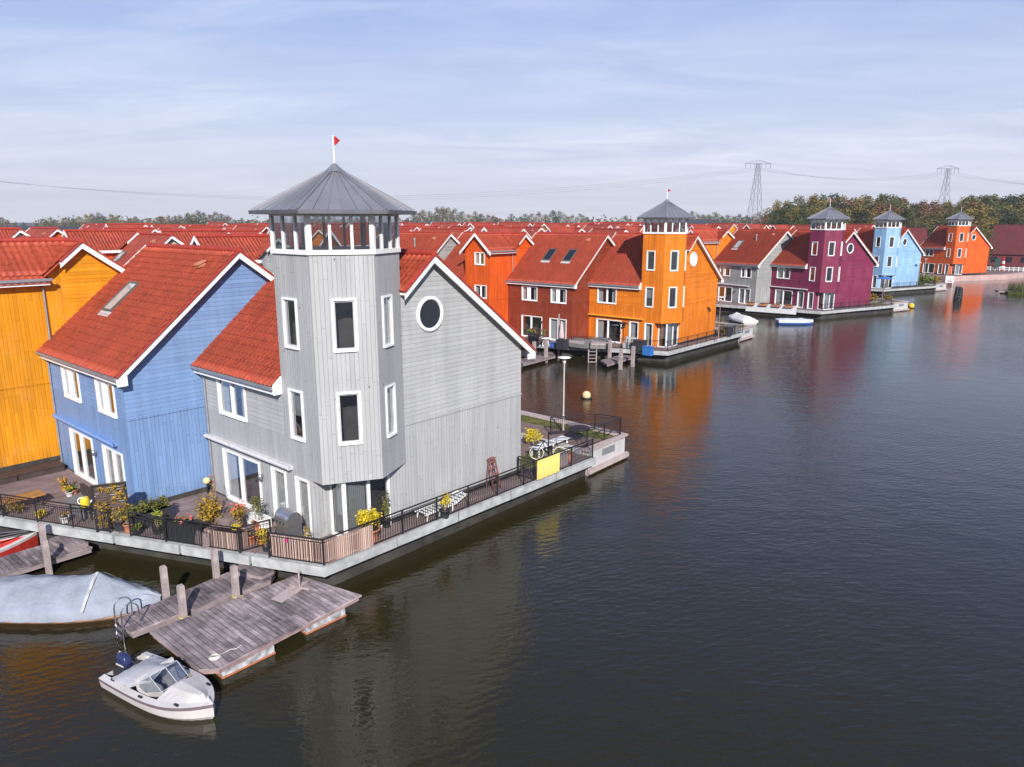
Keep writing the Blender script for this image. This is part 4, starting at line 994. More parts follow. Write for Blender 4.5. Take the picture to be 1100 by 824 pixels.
def barbecue(p,rot,label,mat,sc=1.0,lidm=None):
    root=empty('barbecue',tuple(p),rot,label,'barbecue'); m=MB(); m.box(-.38,.38,-.27,.27,.12,.78); m.build('cabinet',[mat],root)
    b=MB(); b.box(-.42,.42,-.30,.30,.782,.95); b.build('firebox',[lidm or mat],root)
    l=MB(); n=10; vs=[]
    for x in (-.41,.41):
        for k in range(n+1): t=math.pi*k/n; vs.append((x,-.29*math.cos(t),.953+.30*math.sin(t)))
    l.mesh(vs,[(k,k+1,n+2+k,n+1+k) for k in range(n)],0,True); l.mesh(vs,[tuple(range(n+1)),tuple(range(2*n+1,n,-1))]); lo=l.build('lid',[lidm or mat],root)
    h=MB(); h.tube((-.28,-.34,1.08),(.28,-.34,1.08),.018,.018,8); h.tube((-.26,-.34,1.08),(-.26,-.26,1.08),.012,.012,6); h.tube((.26,-.34,1.08),(.26,-.26,1.08),.012,.012,6); h.build('handle',[CHROME],lo)
    for sx in (-1,1): s=MB(); s.box(sx*.43 if sx>0 else -.75,.75 if sx>0 else -.43,-.25,.25,.86,.90); s.build('side_shelf',[mat],root) if mat is BLACK else None
    k=MB(); [k.lathe([(.03,0),(.03,.03)],8,(x,0,0)) for x in ()]
    for x in (-.2,0,.2): q=MB(); q.tube((x,-.30,.87),(x,-.335,.87),.028,.028,10); q.build('knob',[BLACK],root)
    for sx in (-.3,.3):
        for sy in (-.2,.2): w=MB(); w.tube((sx-.02,sy,.06),(sx+.02,sy,.06),.06,.06,10); w.build('wheel',[BLACK],root)
barbecue(G1.w(-1.35,-.72,1.0),-G1.r,'stainless steel barbecue behind the corner of the bamboo screen',STEEL)
def ladder_thing():
    p=G1.w(.40,7.9,1.0); root=empty('step_ladder',tuple(p),-G1.r+math.pi/2,'brown wooden step ladder leaning by the grey gable','ladder'); WB=plain('reddish_wood',(.22,.09,.075),rough=.75,var=.2,scale=6)
    for x in (-.26,.26): m=MB(); m.beam((x*1.15,-.32,0),(x*.8,.10,1.75),.055,.09); m.build('side_rail',[WB],root)
    for k in range(5): t=(k+.7)/5.2; m=MB(); w=.26*(1.15-.35*t)-.03; m.box(-w,w,-.32+.42*t-.08,-.32+.42*t+.08,1.75*t-.02,1.75*t+.02); m.build('step',[WB],root)
    for x in (-.2,.2): m=MB(); m.beam((x*1.3,.30,0),(x,.12,1.7),.04,.05); m.build('rear_leg',[WB],root)
    m=MB(); m.box(-.24,.24,.0,.22,1.75,1.79); m.build('top_step',[WB],root); root.scale=(.75,.75,.75)
ladder_thing()
def rack():
    p=G1.w(.62,4.7,1.0); root=empty('sun_lounger',tuple(p),-G1.r+math.pi/2,'white folded garden lounger lying along the grey gable','lounger')
    f=MB()
    for y in (-.28,.28): f.beam((-1.1,y,.28),(.5,y,.28),.05,.05); f.beam((.5,y,.28),(1.15,y,.5),.05,.05)
    for x in (-1.0,-.4,.3):
        for y in (-.28,.28): f.beam((x,y,.02),(x+.05,y,.28),.04,.04)
    f.build('frame',[WHITE],root)
    for k in range(9): s=MB(); x=-1.05+.19*k; s.box(x,x+.09,-.26,.26,.305,.325); s.build('slat',[WHITE],root)
    b=MB()
    for k in range(4): x=.52+.16*k; b.obox((x,-.26,.305+.054*k*1.0),(.09,0,.03),(0,.52,0),(0,0,.02))
    b.beam((.5,0,.31),(1.15,0,.53),.05,.02); b.build('backrest',[WHITE],root)
rack()
# cloth on the rail
def cloth(fr,x,y0,y1,z0,z1,mat,label):
    o=fr.w(x,y0); root=MB(); n=36; vs=[]
    for side in (0,.025):
        for k in range(n+1):
            y=(y1-y0)*k/n; dx=.018*math.sin(k*1.9)+side
            vs+=[(dx+.01*math.sin(k),y,z0+.015*math.sin(k*.8)),(dx,y,z1)]
    N=2*(n+1)
    fs=[(2*k,2*k+2,2*k+3,2*k+1) for k in range(n)]+[(N+2*k,N+2*k+1,N+2*k+3,N+2*k+2) for k in range(n)]+[(2*k+1,2*k+3,N+2*k+3,N+2*k+1) for k in range(n)]
    root.mesh(vs,fs,0,True); ob=root.build('wind_cloth',[mat]); ob.location=(o.x,o.y,0); ob.rotation_euler=(0,0,-fr.r); tag(ob,label,'cloth')
YCLOTH=plain('yellow_canvas',(.62,.50,.14),rough=.8,var=.06)
cloth(G1,1.26,9.75,11.35,1.06,1.93,YCLOTH,'pale yellow canvas hung over the pier railing')
def bicycle(p,rot,label):
    root=empty('bicycle',tuple(p),rot,label,'bicycle'); RT=plain('pale_tyre',(.55,.53,.50),rough=.7); 
    for x in (-.55,.55):
        t=MB(); t.torus((x,0,.35),(0,1,0),.32,.022,28,6); w=t.build('wheel',[RT],root); s=MB()
        for k in range(10): a=2*math.pi*k/10; s.tube((x,0,.35),(x+.31*math.cos(a),0,.35+.31*math.sin(a)),.004,.004,4)
        s.tube((x,-.05,.35),(x,.05,.35),.03,.03,8); s.build('spokes',[STEEL],w)
    f=MB(); A=(-.55,0,.35);B=(-.12,0,.30);S=(-.25,0,.88);H=(.38,0,.92);F=(.55,0,.35);K=(.36,0,.80)
    for a,b in ((A,B),(A,S),(B,S),(B,K),(S,(.37,0,.86)),(H,F)): f.tube(a,b,.018,.018,8)
    f.build('frame',[BLACK],root); h=MB(); h.path([(.30,-.28,1.06),(.36,-.12,1.08),(.37,0,1.02),(.36,.12,1.08),(.30,.28,1.06)],.013,6); h.tube(H,(.37,0,1.04),.015,.015,6); h.build('handlebar',[STEEL],root)
    s=MB(); s.lathe([(.001,.93),(.09,.93),(.10,.96),(.03,.99)],12,(-.3,0,0),0,True,1.5,1); s.tube(S,(-.27,0,.94),.014,.014,6); s.build('saddle',[BLACK],root)
    c=MB(); c.tube((-.12,-.03,.30),(-.12,-.05,.30),.09,.09,14); c.tube((-.12,-.05,.30),(-.02,-.05,.18),.01,.01,6); c.tube((-.12,.03,.30),(-.22,.05,.42),.01,.01,6); c.build('crank',[STEEL],root)
    k=MB(); k.box(-.85,-.45,-.07,.07,.70,.72); k.tube((-.83,.06,.7),(-.55,.04,.35),.008,.008,5); k.tube((-.83,-.06,.7),(-.55,-.04,.35),.008,.008,5); k.build('carrier',[BLACK],root)
pa=at(575,494,1.05); pb=at(603,495,1.05); d=pb-pa; bicycle((pa+pb)/2,math.atan2(d.y,d.x),'black bicycle with pale tyres parked on the grass behind the grey house')
plant(573,478,'yellow green shrub on the lawn behind the grey gable corner',None,.1,.05,LYELL,(.5,.5,.45),380,.06,z=1.05,name='shrub')
def yard():
    p=G1.w(.62,12.2,1.0); root=empty('crate',tuple(p),-G1.r,'grey crate with orange bucket inside the pier rail','crate'); m=MB(); m.box(-.26,.26,-.36,.36,0,.5); m.box(-.28,.28,-.38,.38,.44,.52); m.build('box',[plain('pinkish_grey_plastic',(.34,.27,.27),rough=.6)],root); 
    p2=p+G1.w(0,.68)-G1.w(0,0); r2=empty('bucket',(p2.x,p2.y,1.0),0,'orange bucket right of the grey crate','bucket'); b=MB(); b.lathe([(.14,0),(.18,.4),(.17,.4),(.13,.03)],16); b.build('body',[plain('orange_red_plastic',(.5,.12,.05),rough=.5)],r2); h=MB(); h.torus((0,0,.4),(0,1,0),.17,.01,16,5); h.build('handle',[STEEL],r2)
    p=G1.w(-.35,15.1,1.24); root=empty('garden_table',tuple(p),0,'small round dark table on the bulkhead by the rail','table'); m=MB(); m.lathe([(.001,.70),(.5,.70),(.5,.735),(.001,.735)],24); m.build('tabletop',[BLACK],root)
    for k in range(3): a=2.1*k; l=MB(); l.tube((.3*math.cos(a),.3*math.sin(a),0),(.12*math.cos(a),.12*math.sin(a),.70),.018,.018,6); l.build('leg',[BLACK],root)
    p=G1.w(-.9,13.4,1.03); root=empty('garden_bench',tuple(p),-G1.r+math.pi/2,'long white slatted bench near the bulkhead rail','bench'); 
    for k in range(5): s=MB(); s.box(-1.3,1.3,-.26+.11*k,-.17+.11*k,.42,.45); s.build('slat',[WHITE],root)
    for x in (-1.1,0,1.1):
        l=MB(); l.box(x-.03,x+.03,-.24,-.18,0,.418); l.box(x-.03,x+.03,.2,.26,0,.418); l.box(x-.03,x+.03,-.18,.2,.35,.418); l.build('leg',[WHITE],root)
yard()
# lamp posts with a flat disc head
def lamp_post(p,h,label,mat,disc=True):
    root=empty('lamp_post',tuple(p),0,label,'street lamp','lamp posts on the piers'); m=MB(); m.tube((0,0,0),(0,0,.9),.065,.06,10); m.tube((0,0,.9),(0,0,h-.3),.04,.035,10); m.build('pole',[mat],root)
    m=MB(); m.lathe([(.04,h-.32),(.09,h-.28),(.10,h-.08),(.05,h-.03)],12); m.build('lantern',[plain('frosted_lamp',(.6,.58,.5),rough=.4)],root)
    if disc: m=MB(); m.lathe([(.01,h-.0),(.33,h+.0),(.345,h+.03),(.25,h+.05),(.01,h+.07)],24); m.tube((0,0,h-.05),(0,0,h+.01),.02,.02,6); m.build('disc_shade',[WHITE],root)
LPW=plain('cream_pole_paint',(.50,.46,.42),rough=.5); LPB=plain('brown_pole_paint',(.24,.16,.15),rough=.5)
lamp_post(at(605,464,1.24),3.95,'cream lamp post with flat white disc at the end of the nearest pier',LPW)
lamp_post(at(771.5,364,1.24),3.9,'brown lamp post on the pier right of the orange tower house',LPB)
lamp_post(at(947,326,1.24),3.9,'brown lamp post at the end of the plum tower pier',LPB)
lamp_post(at(985,307,1.2),3.9,'brown lamp post behind the sky blue house near the hedge',LPB)
lamp_post(at(992,299,.9),3.8,'white lamp post on the lawn left of the coral tower house',LPW)
TLEAF=[leaves('wood_olive',(.060,.065,.022),(.155,.14,.045)),leaves('wood_green',(.04,.062,.018),(.11,.125,.035)),leaves('wood_gold',(.11,.09,.024),(.26,.19,.045)),leaves('wood_russet',(.10,.055,.025),(.22,.11,.05)),leaves('wood_dark',(.025,.038,.016),(.065,.075,.026))]
# ------------------------------------------------------------------ jetties, posts, raft, swim ladder
def jetty(fr, poly, label, z0=.30, z1=.45, group='plank jetties', name='jetty', beams=True):
    root=empty(name,tuple(fr.w(0,0)),-fr.r,label,'jetty',group); m=MB(); m.slab(poly,z1-.06,z1); m.build('deck_boards',[DECKD],root)
    b=MB()
    cx=sum(p[0] for p in poly)/len(poly); cy=sum(p[1] for p in poly)/len(poly)
    ins=[(cx+(x-cx)*.985,cy+(y-cy)*.985) for x,y in poly]; b.slab(ins,z0-.06,z1-.064); b.build('side_beam',[plain('grey_pinkish_beam',(.25,.20,.20),rough=.8,var=.25,scale=3)],root); return root
def post(fr,x,y,label,h=1.45,r=.085,group='square mooring posts',mat=None,name='mooring_post',rope=False):
    p=fr.w(x,y,-.6); root=empty(name,tuple(p),-fr.r,label,'post',group); m=MB(); m.box(-r,r,-r,r,0,h+.6-.02); m.obox((-r*.8,-r*.8,h+.58),(r*1.6,0,0),(0,r*1.6,0),(0,0,.03)); m.build('shaft',[mat or POSTW],root)
    if rope: t=MB(); t.torus((0,0,.6+.42),(0.1,.2,1),r*1.5,.014,14,5); t.tube((r,r,1.02),(r+.12,r+.1,1.05),.012,.012,5); t.build('rope',[plain('yellow_rope',(.6,.52,.08),rough=.8)],root)
    return root
jetty(G1,[(-1.66,-6.40),(-.60,-6.42),(-.50,-2.0),(-.85,-1.62),(-2.05,-2.12)],'narrow plank jetty with swim ladder left of the big raft')
s=jetty(G1,[(-1.75,-2.75),(-.62,-2.25),(-.72,-1.75),(-1.95,-2.3)],'raised grey step at the deck end of the narrow jetty',.46,.62,'jetty steps','step')
jetty(G1,[(-9.0,-10.2),(-7.55,-10.2),(-7.55,-5.0),(-9.15,-5.4)],'plank jetty at the left edge below the yellow house')
jetty(G1,[(-9.05,-5.95),(-7.65,-5.65),(-7.65,-5.08),(-9.1,-5.42)],'raised grey step on the jetty at the left edge',.46,.64,'jetty steps','step')
post(G1,-1.98,-4.80,'grey mooring post at the bow of the covered boat, left side of the jetty')
post(G1,-.36,-5.0,'grey mooring post with yellow rope nearest the swim ladder',rope=True)
post(G1,-1.95,-3.15,'grey mooring post on the left side of the jetty near the deck')
post(G1,-.33,-3.33,'grey mooring post with yellow rope halfway along the big raft',rope=True)
post(G1,-9.05,-6.1,'mooring post beside the red boat at the left edge',1.3)
post(G1,-7.35,-6.5,'pinkish mooring post right of the left edge jetty',1.3)
def raft():
    root=empty('floating_raft',tuple(G1.w(0,0)),-G1.r,'large square raft of weathered planks in front of the grey tower house','raft')
    P=[(-.22,-6.05),(2.6,-5.98),(2.95,-5.6),(2.66,-.72),(-.08,-1.32)]
    m=MB(); m.slab(P,.40,.46); m.build('deck_boards',[DECKD],root)
    b=MB(); b.slab([(-.16,-6.0),(2.58,-5.93),(2.89,-5.58),(2.6,-.78),(-.03,-1.36)],.27,.397); b.build('edge_beam',[plain('raft_edge_timber',(.30,.20,.19),rough=.8,var=.3,scale=4)],root)
    FL=plain('scuffed_white_float',(.36,.36,.37),rough=.7,var=.6,scale=6)
    for x0,x1,y0,y1 in ((1.4,2.64,-2.75,-1.35),(1.4,2.80,-5.45,-3.9),(-.1,1.0,-5.4,-4.0),(-.1,1.0,-2.9,-1.6)):
        f=MB(); f.box(x0,x1,y0,y1,-.25,.26); f.box(x0-.02,x1+.02,y0-.02,y1+.02,.0,.05,1); f.build('float',[FL,TERRA],root)
    k=MB(); k.obox((.75,-2.75,.462),(.45,.1,0),(-.28,.95,0),(0,0,.012)); k.build('hatch_board',[plain('fresh_plank',(.42,.34,.33),rough=.8,var=.1)],root)
    bo=MB()
    for i in range(10): y=-5.3+.47*i; bo.tube((2.945-.035*(y+5.6)*.88/.5*.1-.0,y,.34),(2.975-.06*(y+5.6),y,.34),.03,.03,8)
    # parasol foot
    r=empty('parasol_stand',tuple(G1.w(.78,-1.75,.46)),-G1.r+.3,'pale wooden cross shaped parasol stand left on the raft','parasol stand')
    c=MB(); c.beam((-.40,0,.03),(.40,0,.03),.07,.05); c.beam((0,-.40,.04),(0,.40,.04),.07,.05); c.build('foot',[POSTW],r); q=MB(); q.tube((0,0,.05),(0,0,.62),.028,.028,8); q.build('pole',[POSTW],r)
    # coil of mooring line
    t=MB(); rng=random.Random(2); pts=[]
    for i in range(60): a=i*.42; pts.append((.16*math.cos(a)*(1-.006*i),.13*math.sin(a)*(1-.006*i),.012+.0012*i))
    pts+= [(.25,.15,.02),(.4,.25,.02),(.55,.22,.02),(.7,.35,.02)]
    t.path(pts,.012,5); o=t.build('mooring_line',[plain('white_rope',(.6,.58,.55),rough=.9)]); o.location=tuple(G1.w(2.45,-5.45,.465)); o.rotation_euler=(0,0,.4); tag(o,'coil of white mooring line on the corner of the raft','rope')
raft()
def swim_ladder():
    p=G1.w(-1.2,-6.42,.45); root=empty('swim_ladder',tuple(p),-G1.r,'bent chrome swim ladder at the end of the narrow jetty','ladder'); 
    for x in (-.32,.20):
        m=MB(); pts=[(x,.42,0),(x,.42,.45)]+[(x,.18+.24*math.cos(t),.45+.24*math.sin(t)) for t in [k*math.pi/8 for k in range(1,9)]]+[(x,-.08,-.9)]
        m.path(pts,.022,8); m.build('side_rail',[CHROME],root)
    for z in (-.1,-.35,-.6,-.85): m=MB(); m.box(-.32,.20,-.12,-.05,z,z+.03); m.build('step',[CHROME],root)
swim_ladder()

# ------------------------------------------------------------------ boats
HULLW=plain('white_gelcoat',(.53,.50,.49),rough=.35,var=.08,scale=2); TARP=plain('grey_blue_tarp',(.25,.275,.33),rough=.8,var=.16,scale=1.6,bump=.03); TARPL=plain('pale_grey_tarp',(.46,.46,.48),rough=.8,var=.1,scale=2,bump=.02)
NAVY=plain('navy_cowl',(.02,.03,.09),rough=.3); REDH=plain('red_hull',(.45,.035,.025),rough=.4); BLUEH=plain('blue_gunwale',(.05,.12,.40),rough=.5)
def hull(mb,L,B,sheer,n=16,m=0,ms=1,tr=.86,full=2.3,rise=.18,depth=.35):
    """stern at x=0, bow at x=L; returns the sheer line half-breadths"""
    st=[]
    for i in range(n+1):
        t=i/n; hb=B/2*(tr+(1-tr)*math.sin(min(1,t/.45)*math.pi/2))*(1-max(0,(t-.40)/.60)**full) if i<n else .0
        st.append((L*t+(.10*L*0),max(hb,.004),sheer+rise*max(0,t-.3)**1.6))
    vs=[];K=7
    for x,hb,zs in st:
        for s in (1,-1):
            pass
        row=[]
        for y,z in ((hb,zs),(hb*.985,zs-.09),(hb*.93,.10),(hb*.72,-.10),(0,-.10-.15*(hb/(B/2)))): row.append((x-(0 if x<L else 0)-(.0 if z>0 else .08*x/L*2),y,z))
        full_row=row+[(a,-b,c) for a,b,c in row[:-1][::-1]]
        vs+=full_row
    k=9; fs=[]
    for i in range(n):
        for j in range(k-1):
            mb.mesh([vs[i*k+j],vs[i*k+j+1],vs[(i+1)*k+j+1],vs[(i+1)*k+j]],[(0,1,2,3)],ms if j in(0,7) else m,False)
    mb.mesh(vs[:k],[tuple(range(k))],m)
    return st
def deckring(mb,st,inset,m=0):
    for (x,h,z),(x2,h2,z2) in zip(st,st[1:]):
        for s in (1,-1): mb.poly([(x,s*h,z),(x2,s*h2,z2),(x2,s*max(0,h2-inset),z2+.03),(x,s*max(0,h-inset),z+.03)],m)
def speedboat():
    a=at(103.5,724,.5); b=at(158.5,696,.5); bow=at(229,756,.45); c=(a+b)/2; d=bow-c; d.z=0; L=d.length; B=(a-b).length*1.0
    root=empty('speedboat',(c.x,c.y,0),math.atan2(d.y,d.x),'small white speedboat with grey cover over its stern, in front of the raft','boat')
    m=MB(); st=hull(m,L,max(1.5,B),.38,18,0,1,.92,3.1,.10); m.build('hull',[HULLW,plain('hull_stripe',(.16,.12,.14),rough=.5)],root)
    Bm=max(1.5,B); dk=MB(); deckring(dk,st,.17)
    hx=[(x,max(0,h-.17),z+.03) for x,h,z in st]; i0=next(i for i,s in enumerate(st) if s[0]>L*.56)
    for p,q in zip(hx[i0:],hx[i0+1:]):
        dk.poly([(p[0],p[1],p[2]),(q[0],q[1],q[2]),(q[0],q[1]*.25,q[2]+.10*(q[1]>.05)),(p[0],p[1]*.25,p[2]+.13)])
        dk.poly([(p[0],-p[1],p[2]),(p[0],-p[1]*.25,p[2]+.13),(q[0],-q[1]*.25,q[2]+.10*(q[1]>.05)),(q[0],-q[1],q[2])])
        dk.poly([(p[0],p[1]*.25,p[2]+.13),(q[0],q[1]*.25,q[2]+.10*(q[1]>.05)),(q[0],-q[1]*.25,q[2]+.10*(q[1]>.05)),(p[0],-p[1]*.25,p[2]+.13)])
    dk.build('foredeck',[HULLW],root)
    w=hx[i0]; ins=MB(); ins.box(.3,w[0],-w[1],w[1],.12,.16); ins.build('cockpit_floor',[plain('grey_floor',(.16,.16,.17),rough=.8)],root)
    for y in (-.33,.33): s=MB(); s.box(w[0]-.75,w[0]-.35,y-.2,y+.2,.16,.44); s.obox((w[0]-.80,y-.2,.40),(.08,0,0),(0,.4,0),(-.06,0,.32)); s.build('seat',[HULLW],root)
    x1=w[0]; sh=MB(); gl=MB(); wy=w[1]*.97
    A=[V((x1-.42,-wy,.45)),V((x1-.02,-wy*.72,.53)),V((x1+.06,0,.59)),V((x1-.02,wy*.72,.53)),V((x1-.42,wy,.45))]; T=[p+V((-.42,0,.30)) for p in A]; T[0]=V((x1-.95,-wy*.93,.53)); T[4]=V((x1-.95,wy*.93,.53))
    for p,q,r,s in zip(A,A[1:],T,T[1:]): gl.poly([p,q,s,r]); sh.tube(r,s,.012,.012,6); sh.tube(p,q,.008,.008,6)
    for p,r in zip(A[1:4],T[1:4]): sh.tube(p,r,.010,.010,6)
    so=sh.build('windscreen',[SASH],root); gl.build('pane',[GLASS],so)
    cv=MB(); n=8; vs=[]; x0=.36
    for i in range(n+1):
        t=i/n
        for k in range(13):
            u=-1+2*k/12; xe=(T[2].x+.03) if abs(u)<.7 else T[2].x+.03+(T[0].x-T[2].x)*(abs(u)-.7)/.3
            x=x0+(xe-x0)*t; hw=Bm/2*(.78+.10*t); zt=.42+(.38*t**.8)*(1-abs(u)**2.6)*(.9+.1*math.cos(k))+.10*t+.012*math.sin(k*2.1+i*1.3)
            vs.append((x,hw*u,zt))
    cv.mesh(vs,[(i*13+k,(i+1)*13+k,(i+1)*13+k+1,i*13+k+1) for i in range(n) for k in range(12)],0,True); cv.build('cover',[TARPL],root)
    e=empty('outboard_motor',(.30,0,-.10)); e.scale=(.72,.80,.80); e.parent=root
    wl_=MB(); wl_.box(-.015,.30,-.30,.30,.10,.385); wl_.build('engine_well',[plain('dark_floor',(.03,.03,.035),rough=.8)],root)
    o=MB(); N=24; vs=[]; P=((.55,.02,.03),(.57,.22,.115),(.66,.285,.155),(.80,.30,.165),(.92,.28,.155),(1.00,.22,.12),(1.035,.12,.07),(1.04,.01,.01))
    for z,a_,b_ in P:
        for k in range(N):
            t=2*math.pi*k/N; ct,st_=math.cos(t),math.sin(t); pw=lambda v: math.copysign(abs(v)**.55,v); vs.append((-.30+a_*pw(ct)-.12*(z-.55),.0+b_*pw(st_),z))
    fq=[(j*N+k,j*N+(k+1)%N,(j+1)*N+(k+1)%N,(j+1)*N+k) for j in range(len(P)-1) for k in range(N)]
    o.mesh(vs,[f for f in fq],0,True); o.build('cowl',[NAVY],e)
    q=MB(); q.box(-.38,-.20,-.06,.06,-.3,.56); q.box(-.22,.10,-.13,.13,.30,.52); q.box(-.30,-.10,-.05,.05,.50,.56); q.build('leg',[BLACK],e)
    r=MB()
    for sy in (1,-1): r.box(-.55,-.10,sy*.168-.004,sy*.168+.004,.66,.72)
    r.build('stripe',[HULLW],e)
    for x,y in ((.45,.62),(1.7,.72),(2.8,.50)):
        for s in (1,-1): k=MB(); yy=s*y*Bm/1.6; k.box(x-.07,x+.07,yy-.02,yy+.02,.40,.435+.03*(x>2)); k.build('cleat',[BLACK],root)
speedboat()
def covered_boat(a,bow,B,label,tarp,hullm,peak=.75,sheer=.45,stripe=None,z=0):
    d=bow-a; d.z=0; L=d.length; root=empty('covered_boat',(a.x,a.y,0),math.atan2(d.y,d.x),label,'boat')
    m=MB(); st=hull(m,L,B,sheer,16,0,1,.9,2.6,.15); m.build('hull',[hullm,stripe or hullm],root)
    cv=MB(); vs=[]; N=56; K=31; rng=random.Random(9)
    for i in range(N+1):
        t=i/N; x=L*(-.015+1.02*t); q=min(len(st)-1,int(t*16)); hb=st[q][1]+(st[min(16,q+1)][1]-st[q][1])*(t*16-q)
        top=sheer+peak*(math.interp(t) if hasattr(math,'interp') else PK(t))
        for k in range(K):
            u=max(-1,min(1,-1+2*(k-1)/(K-3))); ed=abs(u); sk=k in (0,K-1)
            zz=max(.1,sheer-.22)+.012*math.sin(k*1.7+i*.9) if sk else sheer+.05+(top-sheer-.05)*(1-ed**(1.25+1.1*abs(t-.66)*(t<.66)))
            zz+= (.016*math.sin(i*.8+k*.55)+.012*math.sin(i*.35-k*.9+2)+.010*math.sin(i*1.3+k*.2))*min(1,(1-ed)*6)*(ed<.97) - .05*math.sin(min(1,t/.66)*math.pi*2.0)**2*(1-ed)*(t<.66)
            vs.append((x,u*(hb+(.075 if sk else .05)),zz))
    cv.mesh(vs,[(i*K+k,(i+1)*K+k,(i+1)*K+k+1,i*K+k+1) for i in range(N) for k in range(K-1)],0,True)
    cv.mesh(vs[:K],[tuple(range(K))],0)
    cv.build('cover',[tarp],root); return root,L
def PK(t):
    P=((0,.16),(.13,.80),(.40,.78),(.60,.90),(.66,1.0),(.72,.80),(.82,.50),(.93,.30),(1,.06))
    for (a,b),(c,d) in zip(P,P[1:]):
        if t<=c: return b+(d-b)*(t-a)/(c-a)
    return P[-1][1]
r,L=covered_boat(at(-18,640,.45),at(172,639,.5),2.15,'boat under a grey blue tarpaulin moored left of the jetty',TARP,plain('orange_white_hull',(.50,.30,.20),rough=.5),.84,.42)
sm=MB(); 
for k in range(8):
    u0=-1+2*k/8; u1=-1+2*(k+1)/8
    f=lambda u: (L*.665,u*1.07*.98,.42+.05+(.79)*(1-abs(u)**1.25)+.015)
    sm.beam(f(u0),f(u1),.09,.012)
sm.build('seam_strip',[plain('worn_tarp_seam',(.36,.37,.36),rough=.9,var=.3,scale=6)],r)
covered_boat(at(806,347,.2),at(784,341,.2),2.0,'boat under a white cover moored below the pale grey house',plain('white_tarp',(.62,.62,.6),rough=.8,var=.08),HULLW,.62,.45)
covered_boat(at(835,347,.1),at(873,347.5,.1),1.9,'low white boat with blue gunwale in front of the plum house',plain('white_blue_tarp',(.52,.58,.66),rough=.7),BLUEH,.22,.5,HULLW)
def red_boat():
    a=G1.w(-10.2,-11.4); d=G1.w(-10.15,-6.0)-a; root=empty('open_boat',(a.x,a.y,0),math.atan2(d.y,d.x),'red and white open boat at the left edge beside the jetty','boat'); L=d.length
    m=MB(); st=hull(m,L,1.7,.45,16,0,1,.9,2.6,.25); m.build('hull',[REDH,HULLW],root); k=MB(); deckring(k,st,.14); k.build('gunwale',[HULLW],root); f=MB(); f.poly([(x,h*.86,.16) for x,h,z in st]+[(x,-h*.86,.16) for x,h,z in st[::-1]]); f.build('cockpit_floor',[plain('dark_floor',(.03,.03,.035),rough=.8)],root)
    t=MB(); t.path([(L*.55,-.55,.55),(L*.62,-.5,1.0),(L*.62,.5,1.0),(L*.55,.55,.55)],.025,8); t.path([(L*.62,-.3,1.0),(L*.95,-.05,.75)],.02,6); t.path([(L*.62,.3,1.0),(L*.95,.05,.75)],.02,6); t.build('bow_frame',[CHROME],root)
    c=MB(); c.box(L*.1,L*.45,-.5,.5,.16,.62); c.build('seat_box',[NAVY],root)
red_boat()
# ------------------------------------------------------------------ second pier furniture
jetty(G2,[tuple(G2.loc(at(*p,.45)))[:2] for p in ((645,387),(652,391.5),(694,379),(686,376))],'short jetty with small blue bag in front of the orange tower house')
jetty(G2,[tuple(G2.loc(at(*p,.45)))[:2] for p in ((555,387),(562,391),(597,382),(592,377))],'jetty at the rust brown house partly behind the grey gable')
for px,py,lab in ((573.7,391,'mooring post at the outer end of the rust house jetty'),(586.4,389,'mooring post midway along the rust house jetty'),(654.7,389,'mooring post at the left side of the orange house jetty'),(666.5,397,'mooring post at the outer corner of the orange house jetty'),(679.6,394,'mooring post with red float on the right of the orange house jetty')):
    q=G2.loc(at(px,py,0)); post(G2,q.x,q.y,lab,1.95 if py<394 else 1.75,.12,group='mooring posts at the second pier')
q=at(600,385,0); post(G2,*tuple(G2.loc(q))[:2],'thin pole in the water left of the grey furniture',4.0,.05,group=None,name='pole')
def lad(px0,px1,py):
    a=at(px0,py,0); b=at(px1,py,0); root=empty('wall_ladder',(a.x,a.y,0),math.atan2(b.y-a.y,b.x-a.x),'pale boarding ladder hanging from the second pier deck','ladder'); w=(b-a).length
    for x in (0,w): m=MB(); m.box(x-.04,x+.04,-.04,.04,-.2,1.15); m.build('side_rail',[POSTW],root)
    for z in (.0,.3,.6,.9): m=MB(); m.box(.04,w-.04,-.03,.03,z,z+.05); m.build('step',[POSTW],root)
lad(632,640.5,389)
def furniture(fr,px,py,label,L=2.2,Dp=1.0,h=.72,back=True,rot=0,cat='garden sofa',mat=None):
    p=at(px,py,1.0); root=empty('garden_sofa',tuple(p),-fr.r+rot,label,cat); mat=mat or GREYW; m=MB(); m.box(-L/2,L/2,-Dp/2,Dp/2,.05,.40); m.build('base',[mat],root); c=MB(); c.box(-L/2+.12,L/2-.12,-Dp/2+.02,Dp/2-.2,.402,.52); c.build('cushion',[plain('pinkish_cushion',(.36,.30,.30),rough=.9)],root)
    b=MB(); b.box(-L/2,L/2,Dp/2-.18,Dp/2,.40,h); b.build('backrest',[mat],root)
    for s in (-1,1): a=MB(); a.box(s*L/2-.14*(s>0),s*L/2+.14*(s<0),-Dp/2,Dp/2-.19,.40,.62); a.build('armrest',[mat],root)
furniture(G2,622,373,'grey rattan garden sofa on the second pier left of centre')
furniture(G2,645,374,'grey rattan corner sofa in front of the orange sliding doors',1.8,1.4,.8,True,.6)
furniture(G2,676,374,'pale grey armchair between the heater and the black box',.95,.9,.95,True,.2,'armchair',plain('pale_grey_vinyl',(.38,.38,.39),rough=.6))
